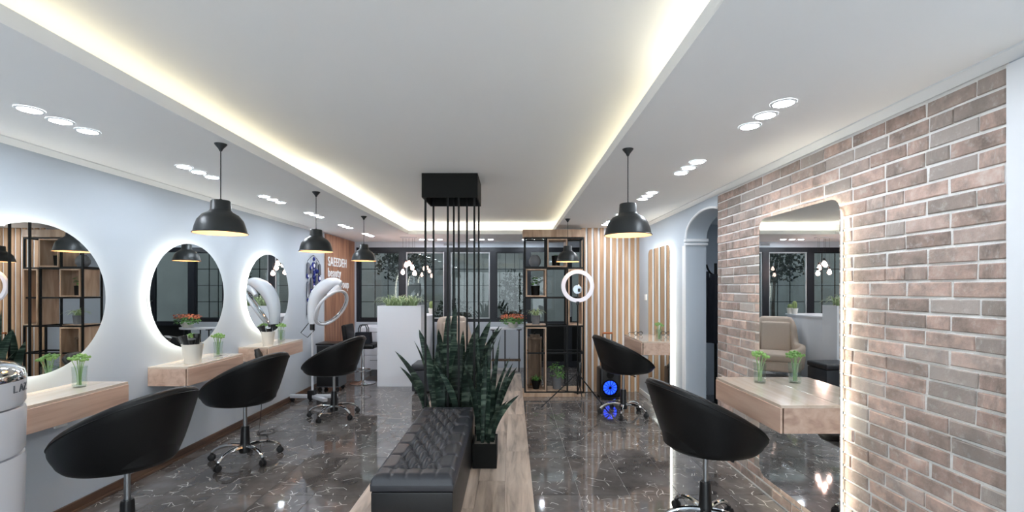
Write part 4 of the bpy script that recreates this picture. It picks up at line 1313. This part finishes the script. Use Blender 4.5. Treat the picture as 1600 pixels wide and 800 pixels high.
pot_plant('potted_spider_plant', 'pale spider plant in grey pot on the rack shelf next to the begonias', (0.345, 6.60, 1.024), 0.052, 0.065, 0.13, 'greypot', 'spider', 60, 0.22, 21)
pot_plant('potted_plant', 'green plant in black pot inside the upper left wooden box', (0.34, 6.62, 1.443), 0.06, 0.065, 0.14, 'blackmatte', 'leaf', 60, 0.14, 22)
pot_plant('potted_plant', 'dark plant in black pot inside the top middle wooden box', (0.64, 6.62, 1.868), 0.055, 0.065, 0.15, 'blackmatte', 'fern', 26, 0.08, 23)
pot_plant('potted_plant', 'green plant in round black pot at the foot of the tall wooden box', (0.345, 6.555, 0.098), 0.04, 0.07, 0.13, 'blackmatte', 'fern', 46, 0.16, 24)
pot_plant('potted_plant', 'leafy green plant in grey pot on the lowest rack level', (0.655, 6.62, 0.088), 0.06, 0.075, 0.17, 'greypot', 'leaf', 120, 0.22, 25)
rv = thing('round_vase', 'round dark grey vase at the top left of the rack', 'vase', (0.335, 6.66, 1.857), 0, 'pots on the display rack')
B().lathe([(0, 0), (0.05, 0), (0.085, 0.05), (0.088, 0.10), (0.065, 0.15), (0.045, 0.165), (0.045, 0.175), (0.04, 0.175), (0.04, 0.16), (0, 0.15)], 24).build('vase_body', 'greypot', rv, smooth=50)
ln = thing('wooden_lantern', 'rustic wooden lantern inside the tall wooden box of the rack', 'lantern', (0.335, 6.712, 0.098))
for sx in (-1, 1):
    for sy in (-1, 1):
        B().box(sx * 0.085 - 0.012, sx * 0.085 + 0.012, sy * 0.05 - 0.012, sy * 0.05 + 0.012, 0.03, 0.70).build('post', 'oldwood', ln, smooth=0)
B().box(-0.105, 0.105, -0.07, 0.07, 0, 0.03, 0.003).build('base', 'oldwood', ln, smooth=0)
B().box(-0.105, 0.105, -0.07, 0.07, 0.70, 0.73, 0.003).build('lid', 'oldwood', ln, smooth=0)
B().box(-0.075, 0.075, -0.05, 0.05, 0.73, 0.77, 0.003).build('cap', 'oldwood', ln, smooth=0)
B().box(-0.073, 0.073, 0.045, 0.055, 0.03, 0.70).build('back_board', 'oldwood', ln, smooth=0)
B().ball((0, 0, 0.785), 0.018, 10, 6).build('knob', 'blackmetal', ln)

# ================================================================== RING LIGHT ON A TRIPOD
rl = thing('ring_light', 'white ring light on a black tripod in front of the rack', 'ring light', (0.858, 5.95, 0))
rp = [(0.188 * math.cos(2 * PI * i / 56), 0.0, 1.575 + 0.188 * math.sin(2 * PI * i / 56)) for i in range(56)]
b = B()
g = []
for i in range(56):
    a = 2 * PI * i / 56
    row = []
    for rr, yy in ((0.162, -0.014), (0.165, -0.018), (0.211, -0.018), (0.214, -0.014), (0.214, 0.014), (0.162, 0.014)):
        row.append(b.v((rr * math.cos(a), yy, 1.575 + rr * math.sin(a))))
    g.append(row)
for i in range(56):
    k = (i + 1) % 56
    for j in range(6):
        b.face([g[i][j], g[k][j], g[k][(j + 1) % 6], g[i][(j + 1) % 6]])
b.build('ring', 'ringglow', rl, smooth=40)
B().tube([(0, 0, 1.365), (0, 0, 0.16)], [0.009, 0.012], 10).build('pole', 'blackmetal', rl)
B().box(-0.02, 0.02, -0.02, 0.025, 1.33, 1.375, 0.004).build('bracket', 'plastic', rl)
B().tube([(0, 0, 1.37), (0, 0.005, 1.49)], 0.007, 8).build('gooseneck', 'plastic', rl)
b = B(); b.T = Matrix.Translation((-0.005, 0.0, 1.53)) @ Matrix.Rotation(PI / 2, 4, 'X'); b.lathe([(0, -0.01), (0.055, -0.01), (0.06, 0), (0.055, 0.008), (0, 0.008)], 28)
mm = b.build('hand_mirror', 'chrome', rl, smooth=40)
B().box(0.0, 0.035, -0.02, 0.0, 1.50, 1.545, 0.006).build('phone_clamp', 'plastic', rl)
for a in (math.radians(192), math.radians(-48), math.radians(75)):
    B().tube([(0, 0, 0.44), (0.5 * math.cos(a), 0.5 * math.sin(a), 0.012)], [0.009, 0.007], 8).build('leg', 'blackmetal', rl)
    B().tube([(0, 0, 0.17), (0.24 * math.cos(a), 0.24 * math.sin(a), 0.232)], 0.005, 6).build('strut', 'blackmetal', rl)
B().lathe([(0, 0.40), (0.02, 0.40), (0.02, 0.46), (0, 0.46)], 12).build('collar', 'plastic', rl)
B().box(0.012, 0.05, -0.03, 0.03, 0.44, 0.58, 0.006).build('driver_box', 'plastic', rl)

# trolley speaker
sk = thing('trolley_speaker', 'black trolley speaker with glowing blue cone and pull-up handle', 'speaker', (1.36, 6.42, 0), 0.06)
B().box(-0.145, 0.145, -0.12, 0.12, 0.03, 0.44, 0.03, 3).build('cabinet', 'plastic', sk)
b = B(); b.T = Matrix.Translation((-0.01, -0.121, 0.17)) @ Matrix.Rotation(PI / 2, 4, 'X')
b.lathe([(0.105, -0.004), (0.118, 0.0), (0.118, 0.012), (0.100, 0.014), (0.096, 0.0)], 32); b.build('surround', 'blackmatte', sk, smooth=40)
b = B(); b.T = Matrix.Translation((-0.01, -0.123, 0.17)) @ Matrix.Rotation(PI / 2, 4, 'X')
b.lathe([(0, 0.004), (0.03, 0.003), (0.095, 0.0)], 32); cn = b.build('cone', 'blueglow', sk, smooth=40)
for k in range(6):
    a = PI * k / 6
    B().box(-0.004, 0.004, -0.004, 0.0, -0.098, 0.098).build('grille_bar', 'blackmatte', cn, smooth=0)
    bpy.data.objects[-1] if False else None
    o = cn.children[-1]; o.location = (-0.01, -0.128, 0.17); o.rotation_euler = (0, a, 0)
b = B(); b.T = Matrix.Translation((-0.01, -0.121, 0.345)) @ Matrix.Rotation(PI / 2, 4, 'X'); b.lathe([(0, 0), (0.045, 0), (0.05, 0.008), (0.03, 0.004), (0, 0.012)], 24); b.build('tweeter', 'blackmatte', sk, smooth=40)
for sx in (-0.055, 0.075):
    B().tube([(sx, 0.09, 0.43), (sx, 0.09, 0.90)], 0.007, 8).build('handle_tube', 'blackmetal', sk)
B().tube([(-0.062, 0.09, 0.905), (0.082, 0.09, 0.905)], 0.014, 10).build('handle_grip', 'copper', sk)
for sx in (-0.12, 0.12):
    b = B(); b.T = Matrix.Translation((sx, 0.09, 0.035)) @ Matrix.Rotation(PI / 2, 4, 'Y'); b.lathe([(0, -0.014), (0.035, -0.014), (0.035, 0.014), (0, 0.014)], 18); b.build('wheel', 'rubber', sk)
B().box(-0.12, 0.12, -0.10, -0.07, 0.0, 0.032, 0.004).build('foot', 'rubber', sk)

# ================================================================== CORNER BY THE SIGN: WHITE CABINET, HIGH CHAIR WITH BAG, TROLLEY
cb = thing('drawer_cabinet', 'white cabinet with drawers against the window wall near the sign', 'cabinet', (-2.42, 8.3, 0))
B().box(-0.27, 0.27, -0.22, 0.25, 0.10, 0.86, 0.004).build('body', 'lacquer', cb, smooth=0)
for k in range(3):
    dr = B().box(-0.262, 0.262, -0.238, -0.222, 0.11 + k * 0.25, 0.345 + k * 0.25, 0.003).build('drawer', 'lacquer', cb, smooth=0)
    B().tube([(-0.09, -0.238, 0.27 + k * 0.25), (-0.09, -0.258, 0.27 + k * 0.25), (0.09, -0.258, 0.27 + k * 0.25), (0.09, -0.238, 0.27 + k * 0.25)], 0.006, 6).build('handle', 'steel', dr)
for sx in (-0.22, 0.22):
    for sy in (-0.18, 0.2):
        B().tube([(sx, sy, 0), (sx, sy, 0.10)], 0.015, 8).build('leg', 'steel', cb)
hc = thing('pedestal_chair', 'black high chair on a chrome round-foot pedestal behind the tub chair', 'chair', (-2.43, 7.42, 0))
B().lathe([(0, 0), (0.20, 0), (0.205, 0.008), (0.19, 0.016), (0.06, 0.03), (0.03, 0.05), (0, 0.05)], 36).build('foot_plate', 'chrome', hc, smooth=40)
B().tube([(0, 0, 0.04), (0, 0, 0.58)], [0.028, 0.024], 14).build('pedestal', 'chrome', hc)
B().tube([(0.14 * math.cos(2 * PI * i / 32), -0.05 + 0.14 * math.sin(2 * PI * i / 32), 0.22) for i in range(32)], 0.010, 8, closed=True).build('foot_ring', 'chrome', hc)
B().box(-0.22, 0.24, -0.21, 0.21, 0.58, 0.65, 0.03, 4).build('seat', 'leather', hc, smooth=60)
b = B(); b.T = Matrix.Translation((-0.235, 0, 0.80)) @ Matrix.Rotation(-0.12, 4, 'Y'); b.box(-0.035, 0.035, -0.20, 0.20, -0.17, 0.16, 0.032, 4); b.build('backrest', 'leather', hc, smooth=60)
hb = thing('handbag', 'black handbag with two upright handles on the high chair seat', 'bag', (-2.42, 7.42, 0.65))
b = B()
b.T = Matrix.Identity(4)
b.prism([(-0.13, 0.0), (0.13, 0.0), (0.115, 0.18), (-0.115, 0.18)], -0.06, 0.06, 'y'); b.build('bag_body', 'coat', hb, smooth=30)
for yy in (-0.045, 0.045):
    B().tube([(-0.07, yy, 0.16), (-0.068, yy, 0.24), (-0.04, yy, 0.30), (0.04, yy, 0.30), (0.068, yy, 0.24), (0.07, yy, 0.16)], 0.008, 8).build('handle', 'plastic', hb)
tr = thing('salon_trolley', 'dark grey wheeled salon trolley by the left wall', 'trolley', (-2.74, 6.92, 0))
B().box(-0.17, 0.17, -0.15, 0.15, 0.07, 0.70, 0.008).build('body', 'ink', tr, smooth=0)
B().box(-0.18, 0.18, -0.16, 0.16, 0.70, 0.725, 0.006).build('top_tray', 'plastic', tr)
for k in range(4):
    dr = B().box(-0.16, 0.16, -0.162, -0.151, 0.09 + k * 0.152, 0.23 + k * 0.152, 0.003).build('drawer', 'plastic', tr, smooth=0)
for sx in (-0.13, 0.13):
    for sy in (-0.11, 0.11):
        b = B(); b.T = Matrix.Translation((sx, sy, 0.03)) @ Matrix.Rotation(PI / 2, 4, 'X'); b.lathe([(0, -0.012), (0.03, -0.012), (0.03, 0.012), (0, 0.012)], 14)
        b.T = Matrix.Identity(4); b.box(sx - 0.008, sx + 0.008, sy - 0.008, sy + 0.008, 0.03, 0.075); b.build('caster', 'rubber', tr)

# ================================================================== WHITE APPLIANCE AT THE LEFT EDGE
ap = thing('white_appliance', 'white tiered appliance with chrome rim at the left edge of the frame', 'appliance', (-2.285, 1.80, 0))
B().lathe([(0, 0.0), (0.20, 0.0), (0.215, 0.02), (0.232, 0.30), (0.245, 0.60), (0.250, 0.83), (0.246, 0.85), (0, 0.85)], 48).build('lower_body', 'whiteplastic', ap, smooth=40)
B().lathe([(0, 0.856), (0.240, 0.856), (0.248, 0.87), (0.252, 1.03), (0.247, 1.05), (0, 1.05)], 48).build('middle_body', 'whiteplastic', ap, smooth=40)
up = B().lathe([(0, 1.056), (0.242, 1.056), (0.250, 1.07), (0.252, 1.165), (0, 1.165)], 48).build('upper_body', 'whiteplastic', ap, smooth=40)
B().lathe([(0.252, 1.165), (0.254, 1.17), (0.246, 1.205), (0.215, 1.232), (0.16, 1.248), (0, 1.252)], 48).build('chrome_rim', 'chrome', ap, smooth=50)
B().lathe([(0.15, 1.2485), (0.15, 1.256), (0.13, 1.262), (0, 1.264)], 40).build('lid', 'whiteplastic', ap, smooth=50)
# lettering wrapped round the rim
for k, ch in enumerate('LAZ'):
    a = math.radians(14 + k * 8)
    o = add_text(ch, 0.045, 0.0015, 'ink', up, (0.2525 * math.cos(a), 0.2525 * math.sin(a), 1.118), (PI / 2, 0, a + PI / 2), 1.0, 0, 'letter')

# ================================================================== SMALL WALL FITTINGS AND SHELF ITEMS
def plate(name, label, loc, rz, sock):
    t = thing(name, label, 'socket' if sock else 'switch', loc, rz)
    B().box(-0.042, 0.042, -0.012, 0.004, -0.042, 0.042, 0.004).build('plate', 'ivory', t)
    if sock:
        b = B(); b.T = Matrix.Translation((0, -0.012, 0)) @ Matrix.Rotation(PI / 2, 4, 'X'); b.lathe([(0, 0.0), (0.022, 0.0), (0.024, 0.003), (0, 0.0031)], 20); b.build('socket_face', 'trim', t)
        B().box(-0.011, -0.006, -0.0165, -0.014, -0.003, 0.003).box(0.006, 0.011, -0.0165, -0.014, -0.003, 0.003).build('pin_hole', 'ink', t, smooth=0)
    else:
        B().box(-0.024, 0.024, -0.016, -0.011, -0.03, 0.03, 0.003).build('rocker', 'trim', t)
plate('wall_socket', 'white wall socket on the bricks under the shelf', (XR - 0.002, 3.62, 0.585), -PI / 2, True)
plate('light_switch', 'white light switch on the wall beside the narrow mirror', (XR, 6.45, 1.42), -PI / 2, False)
plate('wall_socket', 'white socket on the left wall below the first shelf', (XL, 3.05, 0.66), PI / 2, True)

gl = thing('eyeglasses', 'dark folded eyeglasses standing on the far right shelf', 'glasses', (1.66, 5.98, 0.93), 0.3)
for sx in (-0.034, 0.034):
    B().tube([(sx + 0.028 * math.cos(2 * PI * i / 20), 0.0, 0.026 + 0.022 * math.sin(2 * PI * i / 20)) for i in range(20)], 0.0035, 6, closed=True).build('rim', 'plastic', gl)
    B().tube([(sx * 1.85, 0, 0.036), (sx * 1.9, 0.11, 0.030), (sx * 1.85, 0.14, 0.006)], 0.003, 6).build('temple', 'plastic', gl)
B().tube([(-0.008, 0, 0.03), (0, -0.003, 0.035), (0.008, 0, 0.03)], 0.003, 6).build('bridge', 'plastic', gl)

# coat stand glimpsed in the hall through the arch
cs = thing('coat_stand', 'black coat stand with dark coats glimpsed in the hall past the brick wall', 'coat stand', (2.56, 5.72, 0))
B().tube([(0, 0, 0.02), (0, 0, 1.86)], 0.018, 10).build('pole', 'blackmetal', cs)
for k in range(4):
    a = PI / 2 * k + 0.4
    B().tube(arc_pts((0, 0, 1.72), (0.10 * math.cos(a), 0.10 * math.sin(a), 1.70), (0.15 * math.cos(a), 0.15 * math.sin(a), 1.84), 6), 0.009, 8).build('hook', 'blackmetal', cs)
    B().tube([(0, 0, 0.12), (0.22 * math.cos(a), 0.22 * math.sin(a), 0.014)], 0.013, 8).build('leg', 'blackmetal', cs)
for a, zz in ((2.6, 1.70), (4.2, 1.66)):
    b = B()
    ox, oy = 0.13 * math.cos(a), 0.13 * math.sin(a)
    b.surf(lambda u_, v_: (ox + (0.05 + 0.07 * v_) * (1 + 0.2 * math.sin(6 * 2 * PI * u_)) * math.cos(2 * PI * u_), oy + (0.04 + 0.06 * v_) * (1 + 0.2 * math.sin(6 * 2 * PI * u_)) * math.sin(2 * PI * u_), zz - 0.78 * v_ + 0.06 * (1 - v_) ** 3), 40, 10, True)
    b.build('coat', 'coat', cs, smooth=60)
